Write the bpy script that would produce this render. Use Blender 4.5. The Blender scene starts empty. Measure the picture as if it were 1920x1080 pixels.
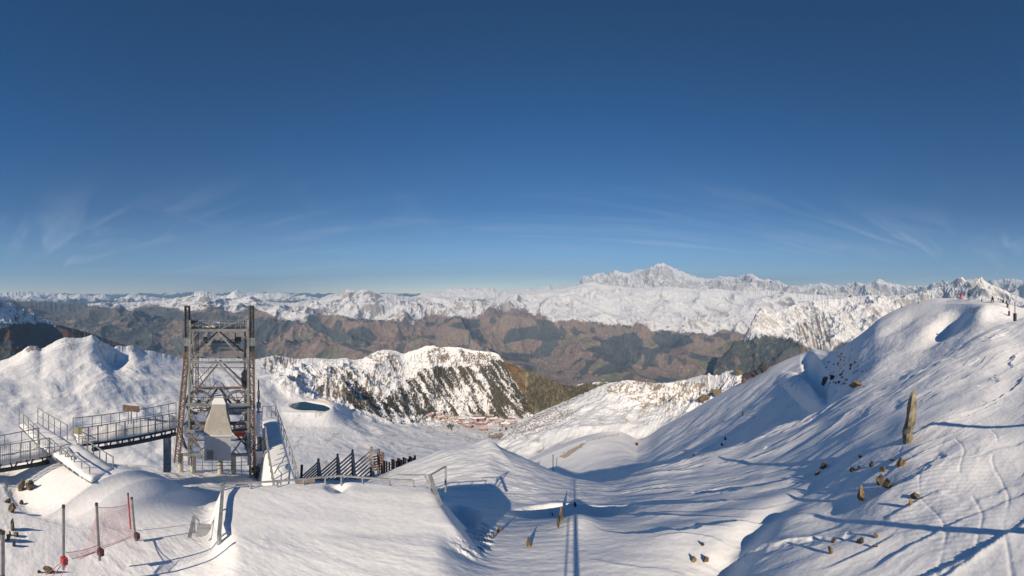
import bpy, bmesh, math, random
import numpy as np
from mathutils import Vector, Matrix
from mathutils.bvhtree import BVHTree
random.seed(7)
S = bpy.context.scene
COL = S.collection
K = 0.09375            # degrees per photo pixel (180 degree panorama)
Y0 = 552               # level line of the photo
rad = math.radians
SUN_EL, SUN_AZ = 31.0, 190.8

# ------------------------------------------------------------------ points
def P(x, y, r):
    a = rad((x-960)*K); l = rad((Y0-y)*K)
    return Vector((r*math.sin(a), r*math.cos(a), r*math.tan(l)))
def PZ(x, y, z):       # point at height z seen at a photo position
    return P(x, y, z/math.tan(rad((Y0-y)*K)))
def V(az, r, z=0):
    return Vector((r*math.sin(rad(az)), r*math.cos(rad(az)), z))

# ------------------------------------------------------------------ noise
def _hash(ix, iy, s):
    h = (ix.astype(np.int64)*374761393 + iy.astype(np.int64)*668265263 + s*1442695041) & 0xffffffff
    h = ((h ^ (h >> 13))*1274126177) & 0xffffffff
    h = h ^ (h >> 16)
    return h.astype(np.float64)/4294967295.0*2*np.pi
def perlin(x, y, s=0):
    ix = np.floor(x); iy = np.floor(y); fx = x-ix; fy = y-iy
    ux = fx*fx*fx*(fx*(fx*6-15)+10); uy = fy*fy*fy*(fy*(fy*6-15)+10)
    def g(dx, dy):
        a = _hash(ix+dx, iy+dy, s)
        return np.cos(a)*(fx-dx)+np.sin(a)*(fy-dy)
    n0 = g(0,0)*(1-ux)+g(1,0)*ux; n1 = g(0,1)*(1-ux)+g(1,1)*ux
    return (n0*(1-uy)+n1*uy)*1.5
def fbm(x, y, o=5, s=0, gain=.5, lac=2.03):
    t = 0; a = 1; f = 1; w = 0
    for i in range(o):
        t = t + a*perlin(x*f+i*17.3, y*f-i*9.1, s+i); w += a; a *= gain; f *= lac
    return t/w
def ridged(x, y, o=6, s=0, gain=.5, lac=2.07):
    t = 0; a = 1; f = 1; w = 0; p = 1
    for i in range(o):
        n = 1-np.abs(perlin(x*f+i*13.7, y*f+i*5.3, s+i)); n = n*n
        t = t + a*n*p; p = np.clip(n*1.4, 0, 1); w += a; a *= gain; f *= lac
    return t/w          # 0..1
def sst(a, b, x):
    t = np.clip((x-a)/(b-a), 0, 1); return t*t*(3-2*t)
def inpoly(px, py, poly):
    r = np.zeros(px.shape, bool); n = len(poly)
    for i in range(n):
        x1, y1 = poly[i]; x2, y2 = poly[(i+1) % n]
        if y1 == y2: continue
        c = ((y1 > py) != (y2 > py)) & (px < (x2-x1)*(py-y1)/(y2-y1)+x1)
        r ^= c
    return r
def curve(pts, x, smooth=True):
    pts = sorted(pts); xs = np.array([p[0] for p in pts], float); ys = np.array([p[1] for p in pts], float)
    if not smooth: return np.interp(x, xs, ys)
    d = np.gradient(ys, xs) if len(xs) > 2 else np.zeros(len(xs))
    # monotone limited hermite
    i = np.clip(np.searchsorted(xs, x)-1, 0, len(xs)-2)
    h = xs[i+1]-xs[i]; t = np.clip((x-xs[i])/h, 0, 1); m = (ys[i+1]-ys[i])/h
    d0 = d[i]; d1 = d[i+1]
    lim = lambda q: np.where(q*m <= 0, 0, np.sign(m)*np.minimum(np.abs(q), 3*np.abs(m)))
    d0 = lim(d0); d1 = lim(d1)
    return ys[i]*(2*t**3-3*t**2+1)+d0*h*(t**3-2*t**2+t)+ys[i+1]*(-2*t**3+3*t**2)+d1*h*(t**3-t**2)

# ------------------------------------------------------------------ materials
MATS = {}
def mat(name, col, rough=.6, metal=0, noise=0, nscale=5, bump=0, bscale=20, spec=.3, col2=None):
    if name in MATS: return MATS[name]
    m = bpy.data.materials.new(name); m.use_nodes = True; nt = m.node_tree; N = nt.nodes; L = nt.links
    b = N['Principled BSDF']; b.inputs['Roughness'].default_value = rough; b.inputs['Metallic'].default_value = metal
    b.inputs['Specular IOR Level'].default_value = spec
    tc = N.new('ShaderNodeTexCoord')
    nz = N.new('ShaderNodeTexNoise'); nz.inputs['Scale'].default_value = nscale; nz.inputs['Detail'].default_value = 6
    nz.inputs['Roughness'].default_value = .65
    L.new(tc.outputs['Object'], nz.inputs['Vector'])
    cr = N.new('ShaderNodeValToRGB'); c2 = col2 or tuple(c*(1-noise) for c in col)
    cr.color_ramp.elements[0].position = .38; cr.color_ramp.elements[1].position = .62
    cr.color_ramp.elements[0].color = (*c2, 1); cr.color_ramp.elements[1].color = (*col, 1)
    L.new(nz.outputs['Fac'], cr.inputs['Fac']); L.new(cr.outputs['Color'], b.inputs['Base Color'])
    if bump:
        n2 = N.new('ShaderNodeTexNoise'); n2.inputs['Scale'].default_value = bscale; n2.inputs['Detail'].default_value = 8
        L.new(tc.outputs['Object'], n2.inputs['Vector'])
        bp = N.new('ShaderNodeBump'); bp.inputs['Strength'].default_value = bump; bp.inputs['Distance'].default_value = .05
        L.new(n2.outputs['Fac'], bp.inputs['Height']); L.new(bp.outputs['Normal'], b.inputs['Normal'])
    MATS[name] = m; return m
def terrain_mat(name, scale, dist, strength=.6):
    m = bpy.data.materials.new(name); m.use_nodes = True; nt = m.node_tree; N = nt.nodes; L = nt.links
    b = N['Principled BSDF']; b.inputs['Roughness'].default_value = .75; b.inputs['Specular IOR Level'].default_value = .15
    at = N.new('ShaderNodeAttribute'); at.attribute_name = 'Col'
    tc = N.new('ShaderNodeTexCoord')
    nz = N.new('ShaderNodeTexNoise'); nz.inputs['Scale'].default_value = scale; nz.inputs['Detail'].default_value = 8
    nz.inputs['Roughness'].default_value = .6
    L.new(tc.outputs['Object'], nz.inputs['Vector'])
    mr = N.new('ShaderNodeMapRange'); mr.inputs['From Min'].default_value = .3; mr.inputs['From Max'].default_value = .7
    mr.inputs['To Min'].default_value = .92; mr.inputs['To Max'].default_value = 1.04
    L.new(nz.outputs['Fac'], mr.inputs['Value'])
    mx = N.new('ShaderNodeVectorMath'); mx.operation = 'SCALE'
    L.new(at.outputs['Color'], mx.inputs[0]); L.new(mr.outputs['Result'], mx.inputs['Scale'])
    L.new(mx.outputs['Vector'], b.inputs['Base Color'])
    bp = N.new('ShaderNodeBump'); bp.inputs['Strength'].default_value = strength; bp.inputs['Distance'].default_value = dist
    L.new(nz.outputs['Fac'], bp.inputs['Height']); L.new(bp.outputs['Normal'], b.inputs['Normal'])
    return m

SNOW = np.array([.80, .80, .81]); ROCK = np.array([.17, .14, .115]); FOREST = np.array([.062, .072, .075])
BROWN = np.array([.245, .190, .160]); GREEN = np.array([.17, .18, .115]); LARCH = np.array([.20, .105, .045])
DROCK = np.array([.06, .055, .05]); GRASS = np.array([.30, .23, .15])
def mixc(c, d, f): return c*(1-f[..., None])+d*f[..., None]

# ------------------------------------------------------------------ terrain layers
BVH = {}
def make_bvh(co, q, nr, nc, st=2):
    g = co.reshape(nr, nc, 3)
    ri = np.unique(np.r_[np.arange(0, nr, st), nr-1]); ci = np.unique(np.r_[np.arange(0, nc, st), nc-1])
    g = g[ri][:, ci]; idx = np.arange(len(ri)*len(ci)).reshape(len(ri), len(ci))
    q = np.stack([idx[:-1, :-1], idx[1:, :-1], idx[1:, 1:], idx[:-1, 1:]], -1).reshape(-1, 4)
    return BVHTree.FromPolygons(g.reshape(-1, 3).tolist(), q.tolist())
def grid_mesh(name, X, Y, Z, C, material, smooth=True):
    nr, nc = X.shape
    co = np.stack([X, Y, Z], -1).reshape(-1, 3).astype(np.float32)
    idx = np.arange(nr*nc).reshape(nr, nc)
    q = np.stack([idx[:-1, :-1], idx[1:, :-1], idx[1:, 1:], idx[:-1, 1:]], -1).reshape(-1, 4).astype(np.int32)
    me = bpy.data.meshes.new(name)
    me.vertices.add(len(co)); me.vertices.foreach_set('co', co.ravel())
    me.loops.add(q.size); me.loops.foreach_set('vertex_index', q.ravel())
    me.polygons.add(len(q)); me.polygons.foreach_set('loop_start', np.arange(0, q.size, 4, dtype=np.int32))
    me.update(calc_edges=True)
    me.polygons.foreach_set('use_smooth', np.full(len(q), smooth))
    ca = me.color_attributes.new('Col', 'FLOAT_COLOR', 'POINT')
    cc = np.ones((nr*nc, 4), np.float32); cc[:, :3] = C.reshape(-1, 3); ca.data.foreach_set('color', cc.ravel())
    me.materials.append(material)
    o = bpy.data.objects.new(name, me); o['kind'] = 'structure'; COL.objects.link(o)
    return o, co, q
def surf_base(x0, x1, nc, curves, rows, back=None, crest_noise=None):
    """curves: from far crest to near; each (y_pts, r_pts). rows: number of rows between. Row 0 = far end"""
    x = np.linspace(x0, x1, nc)
    ys = [curve(c[0], x) for c in curves]; rs = [curve(c[1], x) for c in curves]
    # fine crest detail dies out a few pixels below the skyline, so it does not run down the whole face
    ker = np.exp(-np.linspace(-2.2, 2.2, 2*int(18*nc/(x1-x0))+1)**2); ker /= ker.sum(); pad = len(ker)//2
    ysm = np.convolve(np.pad(ys[0], pad, mode='edge'), ker, 'valid')
    jag = ys[0]-ysm+(crest_noise(x) if crest_noise is not None else 0)
    ys[0] = ysm
    RR = []; ZZ = []; PY = []
    zs = [r*np.tan(np.radians((Y0-y)*K)) for y, r in zip(ys, rs)]
    if back:
        n, dist, drop = back
        for i in range(n, 0, -1):
            t = i/n
            RR.append(rs[0]+dist*t); ZZ.append((rs[0]*np.tan(np.radians((Y0-ys[0]-jag)*K)))-drop*(t**1.3)); PY.append(ys[0]+jag)
    for k in range(len(curves)-1):
        n = rows[k]
        for i in range(n):
            t = i/n
            RR.append(rs[k]*(1-t)+rs[k+1]*t)
            y = ys[k]*(1-t)+ys[k+1]*t
            if k == 0: y = y+jag*np.exp(-((y-ys[0])/7.0)**2)
            PY.append(y); ZZ.append(RR[-1]*np.tan(np.radians((Y0-y)*K)))
    RR.append(rs[-1]); ZZ.append(zs[-1]); PY.append(ys[-1])
    R = np.array(RR); Z = np.array(ZZ); PYa = np.array(PY); PX = np.broadcast_to(x, R.shape)
    a = np.radians((PX-960)*K)
    return R*np.sin(a), R*np.cos(a), Z, PX.copy(), PYa, R
def slopes(X, Y, Z):
    Xr, Xc = np.gradient(X); Yr, Yc = np.gradient(Y); Zr, Zc = np.gradient(Z)
    nx = Yr*Zc-Zr*Yc; ny = Zr*Xc-Xr*Zc; nz = Xr*Yc-Yr*Xc
    l = np.sqrt(nx*nx+ny*ny+nz*nz)+1e-9; s = np.sign(nz)
    return nx*s/l, ny*s/l, np.abs(nz)/l
def solid(v): return [(0, v), (1920, v)]

CREST_FAR = [(0,551),(10,549),(20,548),(33,546),(45,547),(55,547),(70,548),(85,550),(100,550),(108,552),(112,550),(120,551),(135,553),(150,551),(160,554),(175,555),(185,553),(197,552),(203,556),(213,561),(220,560),(232,557),(246,552),(255,553),(270,554),(290,557),(310,559),(330,561),(345,559),(360,556),(366,549),(375,547),(390,548),(400,551),(415,555),(425,553),(435,548),(443,544),(450,547),(460,551),(475,552),(490,550),(505,549),(515,551),(530,549),(545,552),(560,556),(570,554),(580,556),(600,559),(610,556),(620,553),(640,552),(660,551),(700,552),(730,552),(745,553),(760,556),(775,556),(790,552),(800,549),(820,547),(835,545),(838,541),(845,538),(860,539),(880,540),(900,541),(918,539),(935,542),(960,543),(985,542),(988,540),(1000,543),(1015,539),(1030,534),(1038,540),(1060,537),(1080,534),(1090,525),(1092,519),(1105,518),(1120,514),(1130,512),(1140,515),(1152,508),(1165,511),(1180,512),(1195,507),(1215,505),(1225,499),(1233,495),(1240,494),(1250,496),(1258,501),(1268,505),(1280,511),(1290,515),(1305,519),(1320,524),(1335,524),(1350,519),(1365,519),(1380,520),(1395,517),(1407,514),(1416,519),(1430,526),(1440,525),(1455,529),(1475,535),(1500,537),(1515,535),(1530,533),(1545,532),(1560,537),(1580,536),(1590,531),(1605,531),(1620,533),(1635,531),(1643,527),(1650,525),(1658,528),(1665,531),(1680,534),(1700,536),(1720,537),(1740,536),(1750,530),(1770,530),(1790,532),(1850,534),(1862,527),(1872,524),(1890,523),(1905,525),(1920,527),(1960,530)]
def crest_jag(amp, s, f=.25):
    return lambda x: -amp*(ridged(x*f*.35, x*0+s, 4, s)-.45)*2 + amp*.5*perlin(x*f*3, x*0+s+3.3, s)

def build_far():
    # faint blue ranges on the skyline
    X, Y, Z, PX, PY, R = surf_base(-60, 1980, 1000, [([(-60,550),(200,551),(480,548),(620,551),(760,550),(900,549),(1980,549)], solid(50000)), (solid(580), solid(43000))], [40], (3, 3000, 800), crest_jag(1.6, 3, .12))
    Z += 250*(ridged(X/5000, Y/5000, 5, 4)-.5)
    C = np.zeros(X.shape+(3,))+np.array([.10,.12,.13]); C = mixc(C, SNOW, sst(.44, .5, ridged(X/2500, Y/9000, 4, 9)*sst(558, 549, PY)))
    grid_mesh('distant_hills', X, Y, Z, C, terrain_mat('distant_hills_ground', .002, 80))
    # main far range with the highest massif
    X, Y, Z, PX, PY, R = surf_base(-60, 1980, 2600,
        [(CREST_FAR, [(0,30000),(900,30000),(1090,34000),(1300,34000),(1450,30000),(1920,26000)]),
         (solid(612), [(0,21000),(1920,20000)])], [200], (4, 3000, 1200), crest_jag(1.3, 11))
    hi = sst(1050, 1130, PX)
    fade = sst(0, 14, PY-curve(CREST_FAR, PX[0])[None, :])
    wx = X+900*fbm(X/4000, Y/4000, 3, 71); wy = Y+900*fbm(X/4000, Y/4000, 3, 72)
    rg = ridged(wx/3600, wy/3600, 8, 21, .55)
    Z += (rg-.42)*(900+700*hi)*(.10+.9*fade)
    rg2 = ridged(wx/900, wy/900, 5, 23)
    Z += (rg2-.45)*(110+170*hi)*(.35+.65*fade)
    nx, ny, nz = slopes(X, Y, Z); PY = Y0-np.degrees(np.arctan2(Z, R))/K
    n = fbm(X/500, Y/500, 5, 31)
    rock = sst(.70, .55, nz+n*.3)*(.25+.35*hi)
    C = np.zeros(X.shape+(3,))+SNOW; C = mixc(C, ROCK*1.3, np.clip(rock, 0, 1))
    low = (1-sst(1020, 1080, PX))*sst(559, 566, PY+8*n)
    C = mixc(C, FOREST*1.4+BROWN*.15, low)
    grid_mesh('far_mountains', X, Y, Z, C, terrain_mat('far_mountain_ground', .006, 25, .3))

SNOWLINE = [(-60,500),(150,500),(165,574),(190,577),(220,580),(250,579),(270,572),(300,573),(330,577),(350,582),(380,583),(395,576),(415,580),(440,588),(450,586),(462,580),(475,577),(490,585),(520,600),(545,604),(575,606),(580,592),(600,588),(620,592),(640,596),(665,598),(690,596),(720,600),(750,603),(775,606),(785,598),(800,590),(830,592),(850,594),(870,596),(892,594),(904,590),(916,580),(925,580),(940,584),(965,580),(985,578),(1000,588),(1020,596),(1035,606),(1060,604),(1080,602),(1110,606),(1150,609),(1180,612),(1200,608),(1220,620),(1250,620),(1290,624),(1330,628),(1350,620),(1370,620),(1400,630),(1980,630)]
CREST_MID = [(-60,566),(80,568),(150,573),(165,571),(200,569),(245,568),(275,565),(300,563),(330,560),(350,557),(365,553),(375,549),(400,552),(425,555),(440,546),(450,549),(470,556),(490,562),(520,567),(545,568),(575,564),(600,562),(625,557),(640,552),(646,546),(655,543),(663,547),(668,549),(676,545),(685,544),(697,547),(715,554),(740,556),(765,561),(775,563),(790,560),(810,555),(830,556),(850,558),(865,557),(880,562),(900,565),(915,562),(930,558),(960,552),(990,550),(1020,547),(1060,542),(1085,536),(1100,531),(1115,529),(1130,533),(1160,537),(1200,541),(1240,538),(1280,540),(1310,543),(1340,541),(1380,546),(1400,544),(1430,545),(1460,547),(1500,550),(1540,553),(1600,556),(1980,560)]
def build_mid():
    X, Y, Z, PX, PY, R = surf_base(-60, 1640, 2400,
        [(CREST_MID, [(0,16000),(400,18000),(1100,20000),(1500,18000)]),
         ([(-60,590),(300,590),(600,600),(1000,600),(1300,612),(1640,612)], [(0,13000),(600,13000),(1200,13500),(1640,13000)]),
         ([(-60,690),(400,690),(700,700),(1000,722),(1300,722),(1640,722)], [(0,8800),(600,8500),(1000,7600),(1300,7200),(1640,7200)]),
         (solid(800), [(0,6500),(1920,5500)])], [110, 170, 30], (5, 3000, 1500), crest_jag(.9, 17))
    dc = PY-curve(CREST_MID, PX[0])[None, :]
    fade = sst(0, 16, dc)
    wx = X+700*fbm(X/3500, Y/3500, 3, 171); wy = Y+700*fbm(X/3500, Y/3500, 3, 172)
    smooth = .7*sst(980, 1060, PX)*(1-sst(1420, 1480, PX))*(1-sst(590, 640, PY))
    rg = ridged(wx/2300, wy/4300, 7, 121, .45)
    Z += (rg-.42)*(900-420*smooth)*(.10+.9*fade)*(1-.55*sst(650, 720, PY))
    rg2 = ridged(wx/700, wy/1100, 5, 123)
    vs_ = 1-.65*sst(598, 640, PY)
    Z += (rg2-.45)*(80-40*smooth)*(.25+.75*fade)*vs_
    rg3 = ridged(wx/230, wy/420, 4, 125); Z += (rg3-.45)*10*(.2+.8*fade)*vs_
    nx, ny, nz = slopes(X, Y, Z); PY = Y0-np.degrees(np.arctan2(Z, R))/K
    n = fbm(X/420, Y/420, 6, 131); n2 = fbm(X/1800, Y/1800, 4, 133); nf = fbm(X/90, Y/90, 4, 138)
    C = np.zeros(X.shape+(3,))+BROWN
    wob = 7*n+5*n2
    px = PX+7*n+3*nf+14*fbm(X/900, Y/900, 3, 139); py = PY+4*n+2*nf
    # fields and woods
    C = mixc(C, GREEN, sst(.05, .22, fbm(X/700, Y/1500, 5, 141)-.06+.14*sst(640, 700, PY))*sst(612, 640, PY)*.8)
    C = mixc(C, np.array([.25,.175,.15]), sst(.05, .3, fbm(X/600, Y/600, 5, 147)+.12*sst(1250, 1330, PX))*.6)
    wood = sst(.12, .2, fbm(X/900, Y/1300, 5, 151)+.14*(1-sst(420, 620, PX)))*sst(578, 600, PY)*.9
    polys = [[(950,625),(965,615),(985,612),(1030,612),(1045,622),(1060,630),(1045,640),(1010,638),(985,645),(960,655),(940,640)],
             [(1065,690),(1100,655),(1150,630),(1190,622),(1205,640),(1203,668),(1185,690),(1160,700),(1110,705),(1120,690),(1140,680),(1110,668)],
             [(1228,622),(1290,628),(1300,642),(1280,650),(1262,655),(1245,668),(1228,655),(1235,640)],
             [(935,660),(990,662),(1010,668),(990,680),(945,676)],
             [(573,588),(590,590),(610,612),(640,625),(660,645),(690,660),(680,664),(640,645),(600,622),(575,605)],
             [(840,612),(870,600),(905,600),(895,616),(870,618)],[(585,625),(605,622),(602,632),(588,632)],
             [(482,612),(530,612),(536,618),(484,618)],[(650,620),(680,612),(700,625),(690,640),(670,655),(660,640)],
             [(170,585),(300,575),(430,590),(480,600),(460,615),(400,612),(330,600),(250,605),(200,600)],
             [(0,560),(150,570),(240,575),(260,590),(200,600),(110,600),(60,580),(0,575)],
             [(90,600),(160,610),(240,640),(300,660),(280,672),(200,650),(120,620)]]
    for k, pl in enumerate(polys):
        wood = np.maximum(wood, inpoly(px, py, pl)*(.95 if k < 9 else .75))
    clear = inpoly(px, py, [(1085,665),(1100,658),(1122,662),(1110,674),(1090,672)]) | inpoly(px, py, [(945,648),(965,638),(1010,636),(1008,645),(975,655),(950,656)])
    wood = np.where(clear, 0, wood)
    C = mixc(C, FOREST*1.25, wood)
    # torrents and villages
    tor = sst(.035, .01, np.abs(perlin(wx/900, wy/3200, 161)))*sst(600, 620, PY)*(1-sst(650, 690, PY))*sst(0, .2, n)
    C = mixc(C, GRASS*1.2, tor*.7)
    vil = (nf > .34)*sst(650, 690, PY)*sst(.05, .2, n2+.05)
    C = mixc(C, np.array([.42,.38,.35]), vil*.55)
    sl = curve(SNOWLINE, PX[0], False)[None, :]+5*n+5*nf+2*n2-9*(rg-.42)-5*(rg2-.45)
    snow = sst(1.6, -1.6, PY-sl)
    rock = np.clip(sst(.80, .66, nz+n*.16), 0, 1)*.7+.9*sst(.25, .42, n+.3*nf)*sst(30, 0, sl-PY)+.55*sst(.30, .48, n+.45*nf)
    gul = inpoly(px, py, [(765,562),(812,560),(815,572),(790,590),(778,585)]) | inpoly(px, py, [(905,565),(930,560),(930,574),(912,582)])
    rock = np.maximum(rock*(1-.6*smooth), gul*.6*sst(-.1, .3, nf+n))
    C = mixc(C, SNOW, snow)
    C = mixc(C, ROCK*1.2, np.clip(rock, 0, 1)*snow)
    C *= (1+.40*nf*(1-snow)+.25*fbm(X/30, Y/30, 3, 199)*(1-snow))[..., None]
    grid_mesh('valley_mountains', X, Y, Z, C, terrain_mat('valley_mountain_ground', .012, 9, .3))

def build_right_peak():
    crest = [(1325,722),(1334,700),(1342,682),(1355,668),(1375,652),(1396,630),(1410,605),(1420,588),(1428,577),(1434,584),(1444,590),(1456,586),(1470,580),(1490,572),(1520,566),(1550,562),(1580,560),(1610,556),(1640,554),(1670,556),(1700,553),(1730,547),(1750,541),(1775,535),(1790,527),(1797,522),(1803,520),(1808,525),(1818,526),(1830,522),(1840,519),(1846,526),(1858,534),(1880,543),(1900,553),(1920,560),(1980,575)]
    X, Y, Z, PX, PY, R = surf_base(1325, 1980, 1300,
        [(crest, [(1325,5200),(1428,7600),(1700,9500),(1980,8500)]),
         ([(1325,735),(1345,700),(1400,660),(1440,650),(1560,640),(1980,640)], [(1325,5000),(1400,6200),(1980,6600)]),
         (solid(770), [(1325,3900),(1980,4500)])], [130, 90], (5, 1500, 900), crest_jag(1.3, 37))
    fade = sst(0, 14, PY-curve(crest, PX[0])[None, :])
    wx = X+300*fbm(X/1500, Y/1500, 3, 271); wy = Y+300*fbm(X/1500, Y/1500, 3, 272)
    rg = ridged(wx/1500, wy/1900, 8, 226, .55)
    Z += (rg-.42)*480*(.08+.92*fade)
    Z += (ridged(wx/350, wy/420, 5, 223)-.45)*70*(.3+.7*fade)
    nx, ny, nz = slopes(X, Y, Z); PY = Y0-np.degrees(np.arctan2(Z, R))/K
    n = fbm(X/220, Y/220, 6, 231); nf = fbm(X/45, Y/45, 4, 238)
    sl = curve([(1325,600),(1370,612),(1396,640),(1420,634),(1445,626),(1480,634),(1505,648),(1530,660),(1560,655),(1580,645),(1980,660)], PX[0], False)[None, :]+8*n+5*nf-9*(rg-.42)
    snow = sst(3, -3, PY-sl)
    C = np.zeros(X.shape+(3,))+FOREST*1.15
    C = mixc(C, BROWN, sst(.2, .35, n)*.5)
    strk = fbm((PX-PY*.25)/4.5, PY/45, 4, 241)
    C = mixc(C, ROCK, sst(1490, 1510, PX+8*n)*.9*sst(-.3, .1, strk+n))
    C = mixc(C, SNOW, snow)
    rock = sst(.68, .52, nz+n*.3)*.6
    cliff = inpoly(PX+8*n, PY+8*n, [(1490,612),(1515,596),(1540,590),(1552,610),(1562,655),(1520,660),(1498,640)])*sst(-.15, .2, strk+.4*nf)
    C = mixc(C, ROCK*1.15, np.clip(np.maximum(rock, cliff), 0, 1)*snow)
    C *= (1+.25*nf*(1-snow))[..., None]
    grid_mesh('right_mountain', X, Y, Z, C, terrain_mat('right_mountain_ground', .02, 8))

def build_left_slope():
    crest = [(-60,552),(0,562),(10,568),(20,570),(32,574),(35,579),(45,580),(55,587),(65,588),(70,593),(80,598),(95,603),(110,609),(150,619),(170,625),(200,636),(230,646),(260,655),(300,668),(360,690)]
    X, Y, Z, PX, PY, R = surf_base(-60, 360, 760, [(crest, [(-60,4700),(360,5600)]), (solid(720), solid(3300))], [150], (5, 900, 500), crest_jag(1.2, 47))
    fade = sst(0, 14, PY-curve(crest, PX[0])[None, :])
    rg = ridged(X/900, Y/1200, 7, 326, .52)
    Z += (rg-.42)*190*(.1+.9*fade)
    nx, ny, nz = slopes(X, Y, Z); PY = Y0-np.degrees(np.arctan2(Z, R))/K
    n = fbm(X/150, Y/150, 6, 331); nf = fbm(X/35, Y/35, 4, 338)
    C = np.zeros(X.shape+(3,))+FOREST*1.2
    C = mixc(C, np.array([.115,.065,.045]), sst(-.05, .15, n+.4*nf-.2+.4*sst(660, 610, PY)))
    sl = curve([(-60,640),(0,616),(15,612),(28,605),(60,606),(95,606),(110,612),(360,640)], PX[0], False)[None, :]+10*n+5*nf
    snow = sst(3, -2, PY-sl)*(1-sst(100, 115, PX))
    C = mixc(C, SNOW, snow); C = mixc(C, ROCK, sst(.72, .6, nz+.15*n)*snow*.8+.8*snow*sst(.3, .42, n+.2*nf))
    C *= (1+.3*nf*(1-snow))[..., None]
    grid_mesh('left_mountain', X, Y, Z, C, terrain_mat('left_mountain_ground', .03, 5))

CREST_BOWL = [(-60,700),(0,677),(20,670),(45,655),(52,650),(62,648),(70,650),(76,654),(95,645),(110,637),(122,633),(140,634),(160,632),(168,629),(173,628),(178,630),(190,640),(205,647),(214,652),(220,648),(235,650),(247,647),(255,650),(270,657),(285,658),(300,662),(315,665),(330,670),(345,673),(400,671),(440,672),(480,674),(490,672),(500,669),(520,667),(540,670),(560,673),(572,672),(600,673),(630,674),(648,672),(665,674),(678,672),(690,666),(705,660),(716,656),(730,657),(745,659),(757,663),(770,658),(785,654),(800,649),(812,648),(825,652),(840,650),(860,652),(885,656),(900,658),(920,660),(935,665),(945,674),(960,683),(985,692),(1010,701),(1035,711),(1060,722),(1080,722),(1100,719),(1130,716),(1160,717),(1200,720),(1300,740)]
def build_bowl():
    c0 = (CREST_BOWL, [(-60,1500),(140,1550),(345,1900),(480,2300),(600,2500),(812,2750),(935,2700),(1010,2500),(1100,2200),(1300,1900)])
    c1 = ([(-60,722),(200,716),(345,715),(480,712),(560,730),(640,750),(700,768),(760,780),(820,783),(900,781),(960,779),(1000,772),(1060,765),(1300,770)],
          [(-60,1230),(200,1280),(345,1500),(480,1700),(560,1750),(640,1790),(700,1890),(760,2020),(820,2170),(900,2200),(960,2180),(1000,2150),(1060,1950),(1300,1700)])
    c2 = ([(-60,800),(500,800),(800,802),(1300,800)], [(-60,1000),(345,1080),(440,1230),(520,1350),(640,1455),(760,1700),(850,1850),(900,1920),(1000,1850),(1300,1500)])
    c3 = (solid(870), [(-60,800),(345,870),(520,1010),(760,1150),(900,1200),(1300,1000)])
    c4 = (solid(980), [(-60,540),(480,640),(900,740),(1300,640)])
    sx = np.arange(-60, 1221, 10.); gl = np.exp(-((sx-580)/62)**4)
    def mid(f, yl, rl):
        y = curve(c1[0], sx)*(1-f)+curve(c2[0], sx)*f; r = curve(c1[1], sx)*(1-f)+curve(c2[1], sx)*f
        return (list(zip(sx, y*(1-gl)+yl*gl)), list(zip(sx, r*(1-gl)+rl*gl)))
    ca, cb = mid(.28, 752, 1625), mid(.60, 774, 1462)
    X, Y, Z, PX, PY, R = surf_base(-60, 1220, 2300, [c0, c1, ca, cb, c2, c3, c4], [230, 45, 50, 50, 110, 30], (5, 250, 260), crest_jag(.6, 57))
    yc = curve(CREST_BOWL, PX[0])[None, :]; yf = curve(c1[0], PX[0])[None, :]
    fade = sst(0, 16, PY-yc)
    ridge = sst(470, 560, PX)*(1-sst(0, 26, PY-yf)) ; hill = (1-sst(300, 360, PX))*(1-sst(0, 60, PY-760))
    wx = X+60*fbm(X/500, Y/500, 3, 471); wy = Y+60*fbm(X/500, Y/500, 3, 472)
    rg = ridged(wx/330, wy/430, 7, 421, .5)
    Z += (rg-.42)*(120*ridge+20*hill*sst(.0, .1, fade))*(.08+.92*fade)
    Z += (ridged(wx/90, wy/120, 5, 423)-.45)*(26*ridge+1.5)*(.25+.75*fade)
    # rolling snow humps in the bowl; peak's steep shaded flank
    hum = fbm(wx/150, wy/150, 3, 431, .35); Z += hum*22*(1-ridge)*(1-np.exp(-((PX-580)/70)**4))*(1-sst(-10, 10, yf-20-PY)*.3)*sst(0, 40, PY-yc)*(1-sst(700, 780, PX)*.6)
    Z += 3.5*np.abs(fbm(wx/45, wy/70, 4, 437))*(1-ridge)*fade
    # pyramid peak: drop its right flank
    fl = sst(176, 196, PX+(PY-640)*-.35)*(1-sst(205, 245, PX+(PY-640)*-.45))*(1-sst(660, 700, PY))*fade
    Z -= 55*fl
    # reservoir basin
    lake = (583, 762, 36, 8.0)
    lc = P(lake[0], lake[1], 1600)
    dl = ((PX-583)/44)**2+((PY-762-(PX-583)*.04)/12)**2
    zl = np.interp(0, [0, 1], [0, 0])
    k = int(np.argmin(np.abs(PX[0]-583))); row = int(np.argmin(np.abs(PY[:, k]-764)))
    zlake = Z[row, k]
    PYl = Y0+np.degrees(np.arctan2(-zlake, R))/K
    dl = ((PX-581)/41)**2+((PYl-762-(PX-581)*.07)/10)**2
    w = sst(1.6, 1.0, dl); Z = Z*(1-w)+(zlake)*w
    w2 = sst(1.0, .7, dl); Z -= 6*w2
    # flatten the town
    dt = sst(1.5, .9, ((PX-905)/110)**2+((PY-795)/17)**2)
    nx, ny, nz = slopes(X, Y, Z); PY = Y0-np.degrees(np.arctan2(Z, R))/K
    n = fbm(X/60, Y/60, 6, 441); nf = fbm(X/12, Y/12, 4, 448); nb = fbm(X/260, Y/260, 4, 449)
    C = np.zeros(X.shape+(3,))+SNOW
    rock = sst(.66, .50, nz+.12*n+.10*nf)*(.95*ridge+.5*hill)*sst(-.25, .1, nf+n)
    C = mixc(C, ROCK*1.2, np.clip(rock, 0, 1))
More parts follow.
